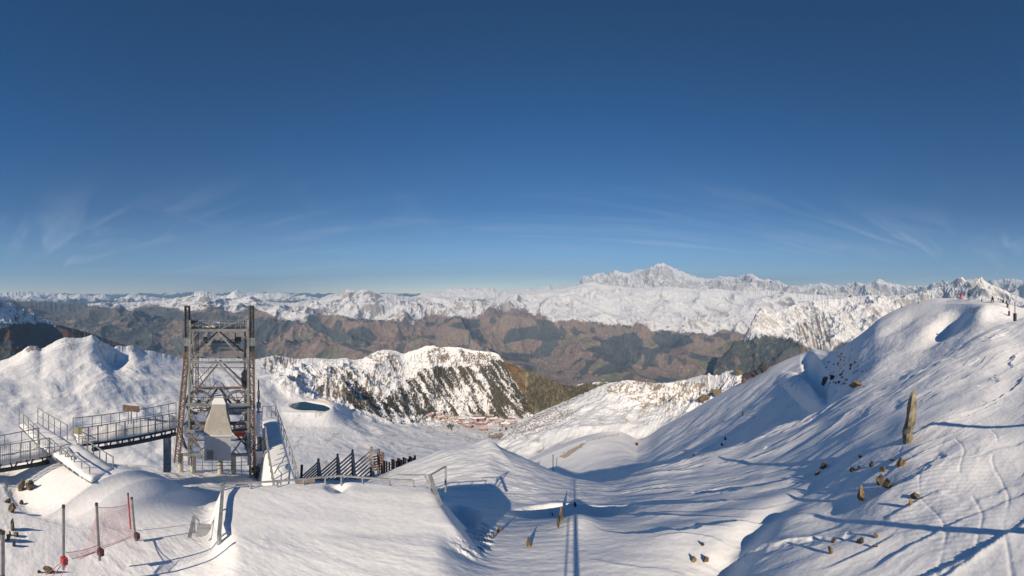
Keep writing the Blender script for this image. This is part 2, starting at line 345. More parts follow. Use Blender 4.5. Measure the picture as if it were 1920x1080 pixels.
    px = PX+16*n+8*nf; py = PY+14*n+7*nf
    # scrub/forest streaks running down the ridge
    u = (PX-PY*.62)
    st = fbm(u/13+2*n*.3, (PY+.3*PX)/75, 5, 451)
    band = inpoly(px, py, [(640,700),(660,690),(668,720),(700,742),(745,765),(735,792),(700,775),(660,765),(640,745)])*1.0
    band2 = inpoly(px, py, [(720,745),(770,708),(805,690),(850,685),(900,690),(935,672),(960,690),(1010,745),(1000,775),(960,785),(900,783),(830,782),(780,780),(740,782)])*1.0
    fo = np.maximum(band*sst(-.22, .0, st+.4*nf), band2*sst(-.14, .05, st+.35*nf-.03+.16*sst(880, 960, PX)))
    rk = inpoly(px, py, [(590,715),(625,690),(700,700),(720,740),(690,760),(640,750),(600,745)])*sst(.02, .15, fbm(PX/6, PY/30, 4, 457)+.3*nf)
    rk = np.maximum(rk, inpoly(px, py, [(690,672),(716,658),(735,665),(752,690),(748,700),(728,690),(705,680)])*sst(-.05, .1, nf+n)*.9)
    rk = np.maximum(rk, inpoly(px, py, [(806,660),(825,650),(842,660),(850,685),(826,680),(808,690)])*sst(-.15, .1, nf+n))
    rk = np.maximum(rk, inpoly(px, py, [(486,672),(520,668),(560,676),(540,690),(500,696)])*sst(-.05, .12, fbm(PX/5, PY/20, 4, 459)))
    rk = np.maximum(rk, inpoly(px, py, [(860,660),(925,664),(960,700),(940,710),(900,690),(870,680)])*sst(-.1, .1, st+nf))
    rk = np.maximum(rk, inpoly(px, py, [(46,653),(62,646),(74,652),(66,660),(50,660)])*.8)
    rk = np.maximum(rk, inpoly(px, py, [(235,650),(250,646),(262,652),(275,660),(245,662)])*.6*sst(-.1,.1,nf))
    rk = np.maximum(rk, inpoly(px, py, [(118,640),(135,636),(150,645),(140,655),(122,652)])*.6*sst(.0,.15,nf))
    C = mixc(C, ROCK*1.25, rk)
    C = mixc(C, np.array([.095,.085,.07]), np.clip(fo, 0, 1))
    # larch woods on the right end
    la = sst(0, 6, px-945-(.9*np.maximum(py-683, 0)))*1.0
    la = np.where(inpoly(px, py, [(940,670),(965,683),(1040,708),(1060,720),(1230,712),(1230,800),(1020,800),(990,765),(985,745),(965,715)]), 1, 0)
    C = mixc(C, mixc(np.zeros(C.shape)+np.array([.135,.115,.07]), LARCH*.95, np.clip(sst(1000, 955, PX)+.35*n, 0, 1)), la*.97)
    C = mixc(C, np.array([.085,.08,.055]), la*sst(-.05, .2, n+.4*nf-.05)*.8)
    pist = inpoly(px*.5+PX*.5, py, [(940,690),(950,700),(970,735),(990,762),(1020,775),(1000,778),(975,768),(950,735),(935,715),(960,725)])*sst(.03, .0, np.abs(fbm((PX-PY)/30, (PX+PY)/50, 2, 461)))
    C = mixc(C, SNOW*.85, pist*.8)
    pth = np.maximum(sst(2.5, .8, np.abs(PX-(988+ (PY-700)*-.05))), 0)*(PY < 735)*(PY > 698)
    C = mixc(C, GRASS*1.1, pth*.8)
    # thin snow showing grass
    gr = sst(.26, .36, fbm(X/40, Y/80, 5, 463)+.25*nf)*(1-ridge)*sst(730, 760, PY+.05*PX)*sst(420, 560, PX)*.45
    gr = np.maximum(gr, .6*sst(1.2, .7, ((px-860)/16)**2+((py-765-80)/200)**2)*0)
    C = mixc(C, GRASS, gr)
    bank = sst(1.7, 1.3, dl)*sst(1.0, 1.15, dl)*(PYl < 760)*sst(560, 580, PX)
    C = mixc(C, GRASS*1.1, bank*.6)
    C = mixc(C, BROWN*1.3, dt*.45*sst(-.1, .2, nf))
    tg = inpoly(px, py, [(915,817),(935,812),(955,815),(945,823),(920,822)])
    C = mixc(C, GRASS, tg*.9)
    o, co, q = grid_mesh('snow_bowl', X, Y, Z, C, terrain_mat('bowl_ground', .06, 1.0, .35))
    BVH['bowl'] = make_bvh(co, q, *X.shape)
    # water
    pts = []
    shape = [(543,762),(548,757),(560,754),(572,753),(590,757),(608,760),(617,764),(616,769),(606,770),(585,768),(565,768),(550,766)]
    cv = bpy.data.meshes.new('reservoir'); bm = bmesh.new()
    vs = []
    for i in range(len(shape)):
        for t in (0, .5):
            a = shape[i]; b = shape[(i+1) % len(shape)]
            vs.append(bm.verts.new(PZ(a[0]+(b[0]-a[0])*t, a[1]+(b[1]-a[1])*t, zlake+1.0)))
    bm.faces.new(vs); bm.to_mesh(cv); bm.free()
    m = mat('reservoir_water', (.012,.05,.075), .15, 0, .2, .01, .1, .5, .5); cv.materials.append(m)
    o = bpy.data.objects.new('reservoir_water', cv); o['kind'] = 'structure'; COL.objects.link(o)
    return zlake

def build_hill_right():
    crest = [(900,870),(925,845),(935,828),(950,812),(965,802),(985,789),(1000,779),(1020,769),(1050,757),(1080,744),(1110,731),(1130,722),(1140,719),(1160,716),(1180,713),(1200,716),(1230,719),(1260,717),(1290,711),(1310,705),(1330,703),(1345,706),(1360,697),(1375,695),(1385,699),(1400,708),(1440,720),(1500,740)]
    X, Y, Z, PX, PY, R = surf_base(900, 1500, 1300,
        [(crest, [(900,500),(950,600),(1100,660),(1200,620),(1300,560),(1375,480),(1500,420)]),
         ([(900,900),(950,845),(1000,825),(1100,800),(1200,795),(1300,790),(1400,790),(1500,800)], [(900,400),(950,520),(1100,490),(1200,470),(1300,420),(1400,380),(1500,350)]),
         (solid(930), [(900,330),(1500,280)])], [190, 60], (5, 120, 120), crest_jag(.9, 67))
    fade = sst(0, 12, PY-curve(crest, PX[0])[None, :])
    rocky = np.clip(sst(1090, 1200, PX)*(1-sst(735, 800, PY-(PX-1200)*.12)), 0, 1)
    rg = ridged(X/65, Y/75, 7, 521, .55)
    Z += (rg-.42)*(6+22*rocky)*(.1+.9*fade)
    Z += fbm(X/50, Y/50, 4, 523)*6*fade
    nx, ny, nz = slopes(X, Y, Z); PY = Y0-np.degrees(np.arctan2(Z, R))/K
    n = fbm(X/16, Y/16, 6, 531); nf = fbm(X/4, Y/4, 4, 538)
    C = np.zeros(X.shape+(3,))+SNOW
    px = PX+5*n+3*nf; py = PY+4*n+2*nf
    rk = .5*rocky*sst(.62, .46, nz+.3*n)*sst(0, .15, n)
    pols = [[(1130,722),(1180,714),(1240,722),(1300,716),(1330,722),(1300,738),(1240,732),(1180,742),(1140,738)],
            [(1185,750),(1215,738),(1260,735),(1300,730),(1300,750),(1262,772),(1240,762),(1205,768)],
            [(1310,735),(1350,725),(1358,735),(1330,750),(1312,752)]]
    for pl in pols: rk = np.maximum(rk, inpoly(px, py, pl)*sst(-.05, .16, nf+.7*n))
    C = mixc(C, GRASS*.85, np.clip(rk, 0, 1)*.85)
    gr = inpoly(px, py, [(955,815),(1000,785),(1060,765),(1085,768),(1070,785),(1010,812),(965,825)])*sst(.0, .16, nf+.5*n)
    gr = np.maximum(gr, sst(.22, .4, n+.3*nf)*.6)
    C = mixc(C, GRASS*.8, gr*.8)
    edge = inpoly(px, py, [(930,830),(985,788),(1060,752),(1110,730),(1090,745),(1000,790),(950,822)])*sst(-.1, .1, nf)
    C = mixc(C, np.array([.10,.09,.045]), edge*.7)
    o, co, q = grid_mesh('right_hill', X, Y, Z, C, terrain_mat('right_hill_ground', .5, .4))
    BVH['hill'] = make_bvh(co, q, *X.shape)

PISTE_CREST = [(900,900),(930,884),(960,872),(985,862),(1010,851),(1040,838),(1070,826),(1100,816),(1130,811),(1160,809),(1180,816),(1195,823),(1212,819),(1240,801),(1280,779),(1330,750),(1380,722),(1400,712),(1440,690),(1480,672),(1510,660),(1528,655),(1540,657),(1552,659),(1570,655),(1590,643),(1620,622),(1650,597),(1665,588),(1690,576),(1720,566),(1760,559),(1800,560),(1850,563),(1880,566),(1895,572),(1920,578),(1980,580)]
def build_piste():
    c0 = (PISTE_CREST, [(900,200),(1000,195),(1100,192),(1165,198),(1200,212),(1240,210),(1330,190),(1440,165),(1528,150),(1560,125),(1600,98),(1640,92),(1690,92),(1760,88),(1850,76),(1980,72)])
    cb = ([(x, y+(13 if 1190 <= x <= 1520 else 8)) for x, y in PISTE_CREST], [(900,186),(1100,180),(1190,193),(1240,190),(1330,172),(1440,150),(1528,136),(1560,116),(1600,92),(1640,87),(1690,87),(1760,83),(1850,72),(1980,69)])
    c1 = ([(900,925),(1000,900),(1100,893),(1200,884),(1300,862),(1400,832),(1450,812),(1500,792),(1545,772),(1600,745),(1700,706),(1800,656),(1860,626),(1920,606),(1980,600)],
          [(900,160),(1000,150),(1100,128),(1200,105),(1300,84),(1400,68),(1500,56),(1545,50),(1600,44),(1700,42),(1800,48),(1860,52),(1920,56),(1980,58)])
    c2 = ([(900,990),(1100,960),(1300,930),(1500,870),(1700,790),(1850,700),(1980,670)], [(900,60),(1200,55),(1500,42),(1700,37),(1980,46)])
    X, Y, Z, PX, PY, R = surf_base(900, 1980, 1900, [c0, cb, c1, c2], [24, 300, 50], (8, 40, 45), None)
    dc = PY-curve(PISTE_CREST, PX[0])[None, :]; fade = sst(2, 22, dc)
    # groomed crest berm (lit top) then gully wall
    n = fbm(X/7, Y/7, 5, 631); nf = fbm(X/1.2, Y/1.2, 4, 638); nl = fbm(X/22, Y/22, 3, 633)
    hilly = .3+.7*sst(1130, 1300, PX)
    Z += nl*2.2*fade*hilly + n*.30*fade*hilly + nf*.05*fade
    # side spur with cornice in the gully
    sp = sst(1.0, 0, ((PX-1490-(PY-720)*.9)/34)**2+((PY-735)/42)**2); Z += 2.0*sp
    hol = sst(1.0, 0, ((PX-1528-(PY-700)*.35)/26)**2+((PY-705)/50)**2); Z -= 2.4*hol
    # hollow that stays in shade on the summit piste
    e1 = np.exp(-((PX-1772+(PY-612)*.9)/26)**2-((PY-612)/42)**2); e2 = np.exp(-((PX-1838+(PY-598)*.7)/26)**2-((PY-598)/26)**2)
    Z += (2.1*e2-2.8*e1)*sst(4, 20, dc)
    trk = np.abs(np.sin((PX+.5*PY+12*fbm(X/9, Y/9, 3, 647))/5.2))**.5*sst(1600, 1640, PX)*(1-sst(1760, 1800, PX)); Z += .02*trk
    C = np.zeros(X.shape+(3,))+SNOW
    nn = fbm(X/2.2, Y/2.2, 5, 641)
    stony = inpoly(PX, PY, [(1545,720),(1575,665),(1600,650),(1620,665),(1610,700),(1570,735)])*1.0
    rk = stony*sst(.26, .36, nn+.25*nf)+inpoly(PX, PY, [(1200,840),(1330,760),(1500,690),(1500,760),(1380,800),(1250,850)])*sst(.36, .44, nn+.25*nf)*.8
    rk += inpoly(PX, PY, [(1560,665),(1700,585),(1650,620),(1580,670)])*sst(.3, .4, nn+.2*nf)*.7
    Z += .25*stony*nn
    C = mixc(C, ROCK, np.clip(rk, 0, 1))
    # mud / grass stained drifts along the cat road
    rd = inpoly(PX+6*n, PY+4*n, [(1050,858),(1066,846),(1090,833),(1101,831),(1080,845),(1060,857)])
    C = mixc(C, GRASS*1.3, rd*.8)
    o, co, q = grid_mesh('piste_slope', X, Y, Z, C, terrain_mat('piste_ground', 1.6, .12))
    BVH['piste'] = make_bvh(co, q, *X.shape)

# -------- the near snow: one height field around the camera
NC0 = ([(-700,880),(-100,868),(0,864),(60,864),(130,860),(180,868),(290,872),(340,872),(480,880),(500,888),(560,894),(600,897),(680,893),(720,886),(780,862),(850,838),(900,829),(915,828),(940,840),(1000,867),(1060,892),(1100,901),(1130,905),(1160,899),(1200,885),(1300,858),(1400,827),(1450,806),(1530,776),(1600,738),(1700,700),(1800,650),(1860,618),(1920,598),(2100,592),(2700,600)],
       [(-700,20),(0,17.5),(130,18),(180,21),(290,25),(340,26),(480,26),(560,32),(680,32),(780,31),(850,29),(915,27.5),(940,27),(1000,26),(1060,25.5),(1130,25),(1160,28),(1200,30),(1300,30),(1400,31),(1450,32),(1530,33),(1600,34),(1700,34),(1800,36),(1920,42),(2700,45)])
NC1 = ([(-700,930),(0,935),(150,922),(300,918),(400,915),(480,925),(560,935),(640,940),(760,937),(850,934),(900,934),(950,938),(1060,944),(1130,944),(1200,930),(1300,913),(1400,890),(1530,850),(1600,830),(1700,800),(1800,742),(1920,690),(2700,660)],
       [(-700,12),(0,12),(150,14),(300,16),(400,17),(560,17),(760,17),(850,16),(950,16),(1060,15.5),(1130,16),(1200,17),(1300,18),(1400,18.5),(1530,17.5),(1600,16.5),(1700,15.5),(1800,18),(1920,22),(2700,22)])
NC2 = ([(-700,1020),(0,1020),(300,1008),(600,1010),(900,1010),(1070,1000),(1300,1000),(1500,978),(1700,930),(1920,850),(2700,800)],
       [(-700,8),(0,8.2),(300,8.7),(392,8.6),(435,7.5),(640,7.45),(825,7.5),(915,9.2),(1070,9.4),(1300,9),(1500,8.6),(1700,8.8),(1920,10.5),(2700,11)])
NC3 = (solid(1100), [(-700,6),(0,6.1),(330,6.0),(440,5.6),(830,5.6),(930,6.0),(1300,5.9),(1600,5.2),(1920,4.7),(2700,4.7)])
DECK = [PZ(414,906,-6.9), PZ(500,903,-6.9), PZ(640,899,-6.9), PZ(780,905,-6.9), PZ(806,905,-6.9), PZ(826,946,-6.9), PZ(850,1000,-6.9), PZ(820,1200,-6.9), PZ(420,1200,-6.9), PZ(411,1010,-6.9)]
def sdf(X, Y, poly):
    d = np.full(X.shape, 1e9); ins = inpoly(X, Y, [(p[0], p[1]) for p in poly]); e = np.zeros(X.shape, int)
    for i in range(len(poly)):
        a = poly[i]; b = poly[(i+1) % len(poly)]
        ex, ey = b[0]-a[0], b[1]-a[1]; t = np.clip(((X-a[0])*ex+(Y-a[1])*ey)/(ex*ex+ey*ey), 0, 1)
        dd = np.hypot(X-a[0]-t*ex, Y-a[1]-t*ey); e = np.where(dd < d, i, e); d = np.minimum(d, dd)
    return np.where(ins, -d, d), e
def build_near():
    xs = np.concatenate([np.arange(-700, -10, 6.), np.arange(-10, 1930, 1.2), np.arange(1930, 2700, 6.)])
    ys = [curve(c[0], xs) for c in (NC0, NC1, NC2, NC3)]; rs = [curve(c[1], xs) for c in (NC0, NC1, NC2, NC3)]
    rows = []
    # parametrize by r: rows spaced in depression angle for a ~7 m drop
    tt = np.concatenate([np.linspace(0, 1, 12)[:-1]**1, np.linspace(1, 2, 90)[:-1], np.linspace(2, 3, 190)[:-1], np.linspace(3, 4, 270)[:-1], np.linspace(4, 5.0, 16)])
    R = np.zeros((len(tt), len(xs))); Z = np.zeros_like(R)
    rr = [np.full(len(xs), .3), rs[3], rs[2], rs[1], rs[0], rs[0]+14]
    zz = [np.full(len(xs), -6.9)]+[r*np.tan(np.radians((Y0-y)*K)) for y, r in zip(ys[::-1], rs[::-1])]
    zz.append(zz[-1]-11-6*sst(700, 1100, xs)*0)
    rrA = np.array(rr); zzA = np.array(zz)
    kz = np.exp(-np.linspace(-2.5, 2.5, 61)**2); kz /= kz.sum()
    for q in (1, 2, 3):
        rrA[q] = np.convolve(np.pad(rrA[q], 30, mode='edge'), kz, 'valid'); zzA[q] = np.convolve(np.pad(zzA[q], 30, mode='edge'), kz, 'valid')
    for i, t in enumerate(tt):
        k = min(int(t), 4); f = t-k
        R[i] = rrA[k]*(1-f)+rrA[k+1]*f
    # interpolate height in r with hermite for smoothness
    for j in range(0):
        pass
    sl = np.gradient(zzA, axis=0)
    d = np.zeros_like(zzA)
    h = np.diff(rrA, axis=0); m = np.diff(zzA, axis=0)/h
    d[1:-1] = np.where(m[:-1]*m[1:] > 0, 2*m[:-1]*m[1:]/(m[:-1]+m[1:]+1e-9), 0)*.6+.4*(m[:-1]+m[1:])/2
    d[0] = m[0]; d[-1] = m[-1]; d[4] = .7*m[3]+.3*m[4]
    for i, t in enumerate(tt):
        k = min(int(t), 4); f = t-k
        Z[i] = zzA[k]*(2*f**3-3*f**2+1)+d[k]*h[k]*(f**3-2*f**2+f)+zzA[k+1]*(-2*f**3+3*f**2)+d[k+1]*h[k]*(f**3-f**2)
    PX = np.broadcast_to(xs, R.shape); A = np.radians((PX-960)*K)
    X = R*np.sin(A); Y = R*np.cos(A)
    PY = Y0-np.degrees(np.arctan2(Z, R))/K
    back = sst(4.0, 4.1, tt)[:, None]*np.ones_like(X)
    right = sst(1080, 1250, PX)
    # forms --------------------------------------------------
    Z += (fbm(X/6, Y/6, 3, 731)*.42)*sst(3, 8, R)*(1-back)*(.35+.65*right)
    # wind drifts stretched up the right slope
    ca, sa = math.cos(rad(-36)), math.sin(rad(-36))
    U = X*ca+Y*sa; W = -X*sa+Y*ca
    wv = fbm(X/3, Y/3, 3, 733)
    dr = ridged(U/6.5+.6*wv, W/1.5+.8*wv, 5, 735, .5)
    patch = sst(-.12, .32, fbm(X/6.5, Y/6.5, 3, 739))
    Z += (dr-.4)*(.05+.10*sst(12, 30, R))*(.4+.8*patch)*right*(1-back)*sst(1.5, 4, R)
    for (sc, am, sd_) in ((2.0, .13, 811), (1.15, .06, 821), (3.6, .17, 833)):
        wob = fbm(U/(sc*6), W/(sc*3.2), 3, sd_); ph = W/sc+2.2*wob+.10*fbm(X/.6, Y/.6, 3, sd_+5)
        fr = ph-np.floor(ph); saw = np.where(fr < .9, fr/.9, (1-fr)/.1)
        amp = sst(-.15, .3, fbm(U/(sc*4.5)+7, W/(sc*1.7), 2, sd_+9))
        Z += am*(saw**1.6-.35)*amp*right*sst(2, 6, R)*(1-.6*back)
    tc_ = fbm(X/.45, Y/.45, 4, 841); Z += .006*tc_*right*patch*sst(2, 5, R)
    # groomed corduroy at the far right
    gm = sst(1640, 1720, PX+20*fbm(X/2, Y/2, 2, 851))*(1-sst(9.5, 11.5, R))*sst(3.5, 4.5, R)*sst(-.3, .1, fbm(X/1.5, Y/1.5, 3, 852)+.15)
    Z += .007*np.sin(2*np.pi*(R/.19+.25*fbm(X/2, Y/2, 3, 853)))*gm
    # ski tracks and scuffs
    for (q0, q1, wv_, sd_) in ((1893, 1860, 9, 861), (1842, 1790, 10, 862), (1770, 1700, 12, 863)):
        xc = np.interp(R, [6, 12], [q0, q1])+wv_*np.sin(R*1.7+sd_)+6*fbm(R/1.3, R*0+sd_, 2, sd_)
        Z -= .014*np.exp(-((PX-xc)*rad(K)*R/.045)**2)*(R < 13)*sst(4.2, 5, R)*sst(-.25, .1, fbm(R/2, R*0+sd_, 2, sd_+3)+.1)
    # left ground: soft with slight ripples
    rip = fbm(X/.9, Y/.35, 4, 741); Z += rip*.024*(1-right); crs = ridged(X/1.3+.4*rip, Y/.5, 4, 742); Z += (crs-.45)*.03*(1-right)*sst(-.05, .3, fbm(X/2.6, Y/2.6, 3, 744))
    Z += fbm(X/1.6, Y/1.2, 4, 743)*.12*(1-right)*sst(9, 14, R)
    # crusty patch right of the deck
    cr = sst(1, .2, ((PX-885)/48)**2+((PY-1010)/48)**2); s2 = ridged(X/.8, Y/.45, 4, 745); Z += (np.round(s2*4)/4-.5)*.22*cr
    # small crest mound in the middle (1085,948) that drops behind
    g1 = np.exp(-(((PX-1088)/46)**2)); mb = sst(945, 955, PY+(np.abs(PX-1088)*.10))
    gap = sst(1, .15, ((PX-1075)/125)**2+((R-13.6)/2.2)**2); Z -= 1.3*gap
    Z += .45*np.exp(-((PX-1086)/34)**2-((R-10.6)/1.1)**2)
    # hollow by the deck
    ho = sst(1, .1, ((PX-862)/45)**2+((R-11.8)/2.8)**2); Z -= 1.2*ho
    # heap crest line: sharpen
    heap = np.exp(-(((PX-912)/50)**2))*sst(20, 27, R)*(1-back); Z += .7*heap*(.4-np.abs(np.tanh((PX-915-(27.5-R)*9)/38)))
    # hollow left of the ridge with the standing stone
    v1 = np.exp(-(((PX-1520-(R-14)*-9)/75)**2))*sst(6, 11, R)*(1-sst(22, 30, R)); Z -= .35*v1
    v2 = np.exp(-(((PX-1330)/110)**2))*np.exp(-((R-6.6)/1.3)**2); Z -= .5*v2
    v3 = np.exp(-(((PX-1420-(R-9)*28)/38)**2))*np.exp(-((R-9)/3.0)**2); Z -= .45*v3
    # rock rib at far left drops away
    # deck with snow
    ru = lambda v, e=.04: .5*(v+np.sqrt(v*v+e*e))
    yf = curve([(400,906),(500,903),(570,899),(640,896),(700,899),(780,903),(830,902)], PX)
    df = R-6.9/np.tan(np.radians((yf-Y0)*K))
    dl = (np.interp(R, [7.6, 10.5], [409, 416])-PX)*rad(K)*R
    dr_ = (PX-np.interp(R, [7.4, 8.3, 9.2, 10.6], [872, 850, 828, 807]))*rad(K)*R
    zd = -6.93+.05*fbm(X/2.2, Y/2.2, 3, 751)+.012*rip-4*ru(dl, .06)-3.2*ru(df, .05)-1.9*ru(dr_, .12)-.10*sst(-.9, 0, df)
    zd -= .45*np.exp(-(((PX-632)/15)**2))*np.exp(-((R-10.5)/.35)**2)
    w_ = sst(7.2, 8.3, R)*sst(380, 400, PX)*(1-sst(960, 1000, PX))
    Z = Z*(1-w_)+np.maximum(Z, zd)*w_
    # banks of snow under the ramp and along the side walkway
    def bank(Z, pts, hw, fall, k=.01):
        for a, b in zip(pts[:-1], pts[1:]):
            ex, ey = b.x-a.x, b.y-a.y; t = np.clip(((X-a.x)*ex+(Y-a.y)*ey)/(ex*ex+ey*ey), 0, 1)
            d = np.hypot(X-a.x-t*ex, Y-a.y-t*ey)
            q = a.z+(b.z-a.z)*t-.10*np.maximum(d-hw-.5, 0)**2-.5*((d-hw)+np.sqrt((d-hw)**2+.25*min(1, k*3)))*fall; hm = np.clip(.5+.5*(q-Z)/k, 0, 1); Z = Z*(1-hm)+q*hm+k*hm*(1-hm)*.5
        return Z
    dn = lambda p, z: p-Vector((0, 0, z))
    Z = bank(Z, [dn(P(120,848,15.4), .55), dn(P(160,872,13.6), .3), dn(P(204,903,12.3), -.22), dn(P(240,930,11.6), .6), dn(P(285,975,9.9), .6), dn(P(330,1010,8.6), .4)], .75, .42, .8)
    Z = bank(Z, [dn(P(506,768,27), .9), dn(P(510,800,24), .75), dn(P(522,850,20.6), .75), dn(P(537,896,18.8), .75)], .75, 5)
    C = np.zeros(X.shape+(3,))+SNOW
    C *= (1+.03*fbm(X/1.5, Y/1.5, 4, 761))[..., None]
    o, co, q = grid_mesh('snow_ground', X[::-1], Y[::-1], Z[::-1], C[::-1], terrain_mat('snow', 6, .03, .6))
    BVH['near'] = make_bvh(co, q, *X.shape)

def hit(x, y, layers=('near', 'piste', 'hill', 'bowl')):
    a = rad((x-960)*K); l = rad((Y0-y)*K)
    d = Vector((math.sin(a)*math.cos(l), math.cos(a)*math.cos(l), math.sin(l)))
    best = None
    for k in layers:
        p, n, i, ds = BVH[k].ray_cast(Vector((0, 0, 0)), d)
        if p is not None and (best is None or ds < best[1]): best = (p, ds, n)
    return best
def ground(x, y, layers=('near', 'piste', 'hill', 'bowl')):
    for dy in (0, 2, 4, 7, 11, 16, 25, 40):
        h = hit(x, y+dy, layers)
        if h: return h[0]
    return P(x, y, 30)
def zdown(p, layers=('near',)):
    for k in layers:
        q, n, i, ds = BVH[k].ray_cast(Vector((p.x, p.y, 500)), Vector((0, 0, -1)))
        if q is not None: return q.z
    return p.z

# ------------------------------------------------------------------ object helpers
class MB:
    def __init__(s): s.bm = bmesh.new()
    def pieces(s, name, m):
        n0 = set(COL.objects); s.build(name, m, split=True); return [o for o in COL.objects if o not in n0]
    def box(s, c, sx, sy, sz, rz=0, rot=None):
        M = Matrix.Translation(c) @ (rot if rot is not None else Matrix.Rotation(rz, 4, 'Z')) @ Matrix.Diagonal((sx, sy, sz, 1))
        bmesh.ops.create_cube(s.bm, size=1, matrix=M); return s
    def bar(s, a, b, w, h=None, seg=0):
        a = Vector(a); b = Vector(b); d = b-a; L = d.length
        if L < 1e-6: return s
        q = d.to_track_quat('Z', 'Y').to_matrix().to_4x4()
        M = Matrix.Translation((a+b)/2) @ q
        if seg: bmesh.ops.create_cone(s.bm, cap_ends=True, segments=seg, radius1=w/2, radius2=(h or w)/2, depth=L, matrix=M)
        else: bmesh.ops.create_cube(s.bm, size=1, matrix=M @ Matrix.Diagonal((w, h or w, L, 1)))
        return s
    def poly(s, pts, faces):
        vs = [s.bm.verts.new(p) for p in pts]
        for f in faces: s.bm.faces.new([vs[i] for i in f])
        return s
    def build(s, name, m, parent=None, smooth=False, origin=None, split=False):
        if split:
            left = set(s.bm.verts); out = None
            while left:
                st = [next(iter(left))]; comp = set(st)
                while st:
                    v = st.pop()
                    for e in v.link_edges:
                        w = e.other_vert(v)
                        if w not in comp: comp.add(w); st.append(w)
                left -= comp
                x = MB(); mp = {v: x.bm.verts.new(v.co) for v in comp}
                for f in {f for v in comp for f in v.link_faces}: x.bm.faces.new([mp[v] for v in f.verts])
                out = x.build(name, m, parent, smooth, origin)
            return out
        bmesh.ops.recalc_face_normals(s.bm, faces=s.bm.faces)
        if origin is not None: bmesh.ops.translate(s.bm, verts=s.bm.verts, vec=-Vector(origin))
        me = bpy.data.meshes.new(name); s.bm.to_mesh(me); s.bm.free(); me.materials.append(m)
        if smooth:
            for p in me.polygons: p.use_smooth = True
        o = bpy.data.objects.new(name, me); COL.objects.link(o)
        if origin is not None: o.location = origin
        if parent is not None:
            o.parent = parent
            if origin is None: o.matrix_parent_inverse = Matrix.Translation(parent.location).inverted() if parent.type == 'EMPTY' else Matrix.Identity(4)
        return o
def tag(o, label, cat, group=None):
    o['label'] = label; o['category'] = cat
    if group: o['group'] = group
    return o
def empty(name, loc, label, cat, group=None):
    o = bpy.data.objects.new(name, None); o.location = loc; o.empty_display_size = .2; COL.objects.link(o)
    return tag(o, label, cat, group)

def make_mats():
    mat('galvanised_steel', (.40,.41,.41), .5, .35, .35, 3, .3, 8)
    mat('dark_steel', (.10,.10,.10), .5, .4, .3, 3)
    mat('rusty_steel', (.25,.17,.13), .7, .1, .4, 4)
    mat('painted_beam', (.36,.37,.36), .6, .15, .35, 1.5, col2=(.20,.19,.17))
    mat('concrete', (.52,.48,.41), .85, 0, .18, 2.5, .4, 12)
    mat('sheet_metal', (.62,.62,.60), .5, .2, .08, .8)
    mat('snow_patch', (.80,.80,.81), .75, 0, .03, 2, .2, 6)
    mat('old_wood', (.33,.25,.22), .8, 0, .4, 5)
    mat('dark_wood', (.14,.07,.065), .8, 0, .4, 5)
    mat('red_plastic', (.50,.05,.06), .5, 0, .3, 4)
    mat('orange_paint', (.85,.10,.03), .5, 0, .1, 2)
    mat('pink_net', (.66,.26,.27), .7, 0, .2, 4)
    mat('grey_net', (.36,.33,.31), .8, 0, .3, 4)
    mat('pole_grey', (.34,.33,.34), .5, .2, .35, 4)
    mat('rock', (.24,.19,.13), .9, 0, .5, 4, 1, 6, col2=(.07,.055,.04))
    mat('ochre_rock', (.34,.24,.12), .9, 0, .5, 4, 1, 6, col2=(.12,.085,.05))
    mat('dark_rock', (.07,.06,.055), .9, 0, .4, 3, .9, 6)
    mat('standing_rock', (.33,.29,.20), .9, 0, .5, 1.6, .9, 5, col2=(.13,.11,.075))
    mat('chalet_wall', (.30,.165,.13), .8, 0, .3, .05)
    mat('chalet_wall_pale', (.48,.36,.28), .8, 0, .2, .05)
    mat('chalet_roof', (.26,.17,.15), .8, 0, .3, .05, col2=(.62,.58,.58))
    mat('pine_foliage', (.06,.058,.042), .9, 0, .4, .2)
    mat('bark', (.10,.07,.05), .9)
    mat('yellow_sign', (.62,.52,.25), .6, 0, .15, 4)

# ------------------------------------------------------------------ rocks
def make_rock(name, x, y, w, h, m, label, group, layers=('near','piste','hill','bowl'), tilt=0, seed=0, depth=None, sink=.25):
    hh = hit(x, y+h*.5, layers) or hit(x, y+h*.5+4, layers)
    if not hh: return
    base = hh[0]; d = base.length
    w *= 1.12; h *= 1.1
    W = w*rad(K)*math.hypot(base.x, base.y); H = h*rad(K)*d*1.05/max(.35, math.cos(abs(rad((y-Y0)*K))))
    bm = bmesh.new(); bmesh.ops.create_icosphere(bm, subdivisions=3, radius=.5)
    rn = random.Random(seed*31+int(x))
    pl = [(Vector((rn.uniform(-1, 1), rn.uniform(-1, 1), rn.uniform(-.6, 1))).normalized(), rn.uniform(.17, .38)) for _ in range(11)]
    from mathutils import noise
    for v in bm.verts:
        for n, dd in pl:
            t = v.co.dot(n)-dd
            if t > 0: v.co -= n*t
        v.co += v.co.normalized()*(.09*noise.noise(v.co*5+Vector((seed, x, 0)))+.05*noise.noise(v.co*13+Vector((seed, x, 0))))
    a = math.atan2(base.x, base.y)
    M = Matrix.Rotation(-a, 4, 'Z') @ Matrix.Rotation(rad(tilt), 4, 'Y') @ Matrix.Diagonal((W*1.15, (depth or max(W, H*.6))*1.0, H*(1+sink)*1.1, 1))
    for v in bm.verts: v.co = M @ v.co; v.co.z += H*(.5-sink*.5)
    me = bpy.data.meshes.new(name); bm.to_mesh(me); bm.free(); me.materials.append(MATS[m])
    o = bpy.data.objects.new(name, me); o.location = base; COL.objects.link(o); tag(o, label, 'rock', group)
    return o

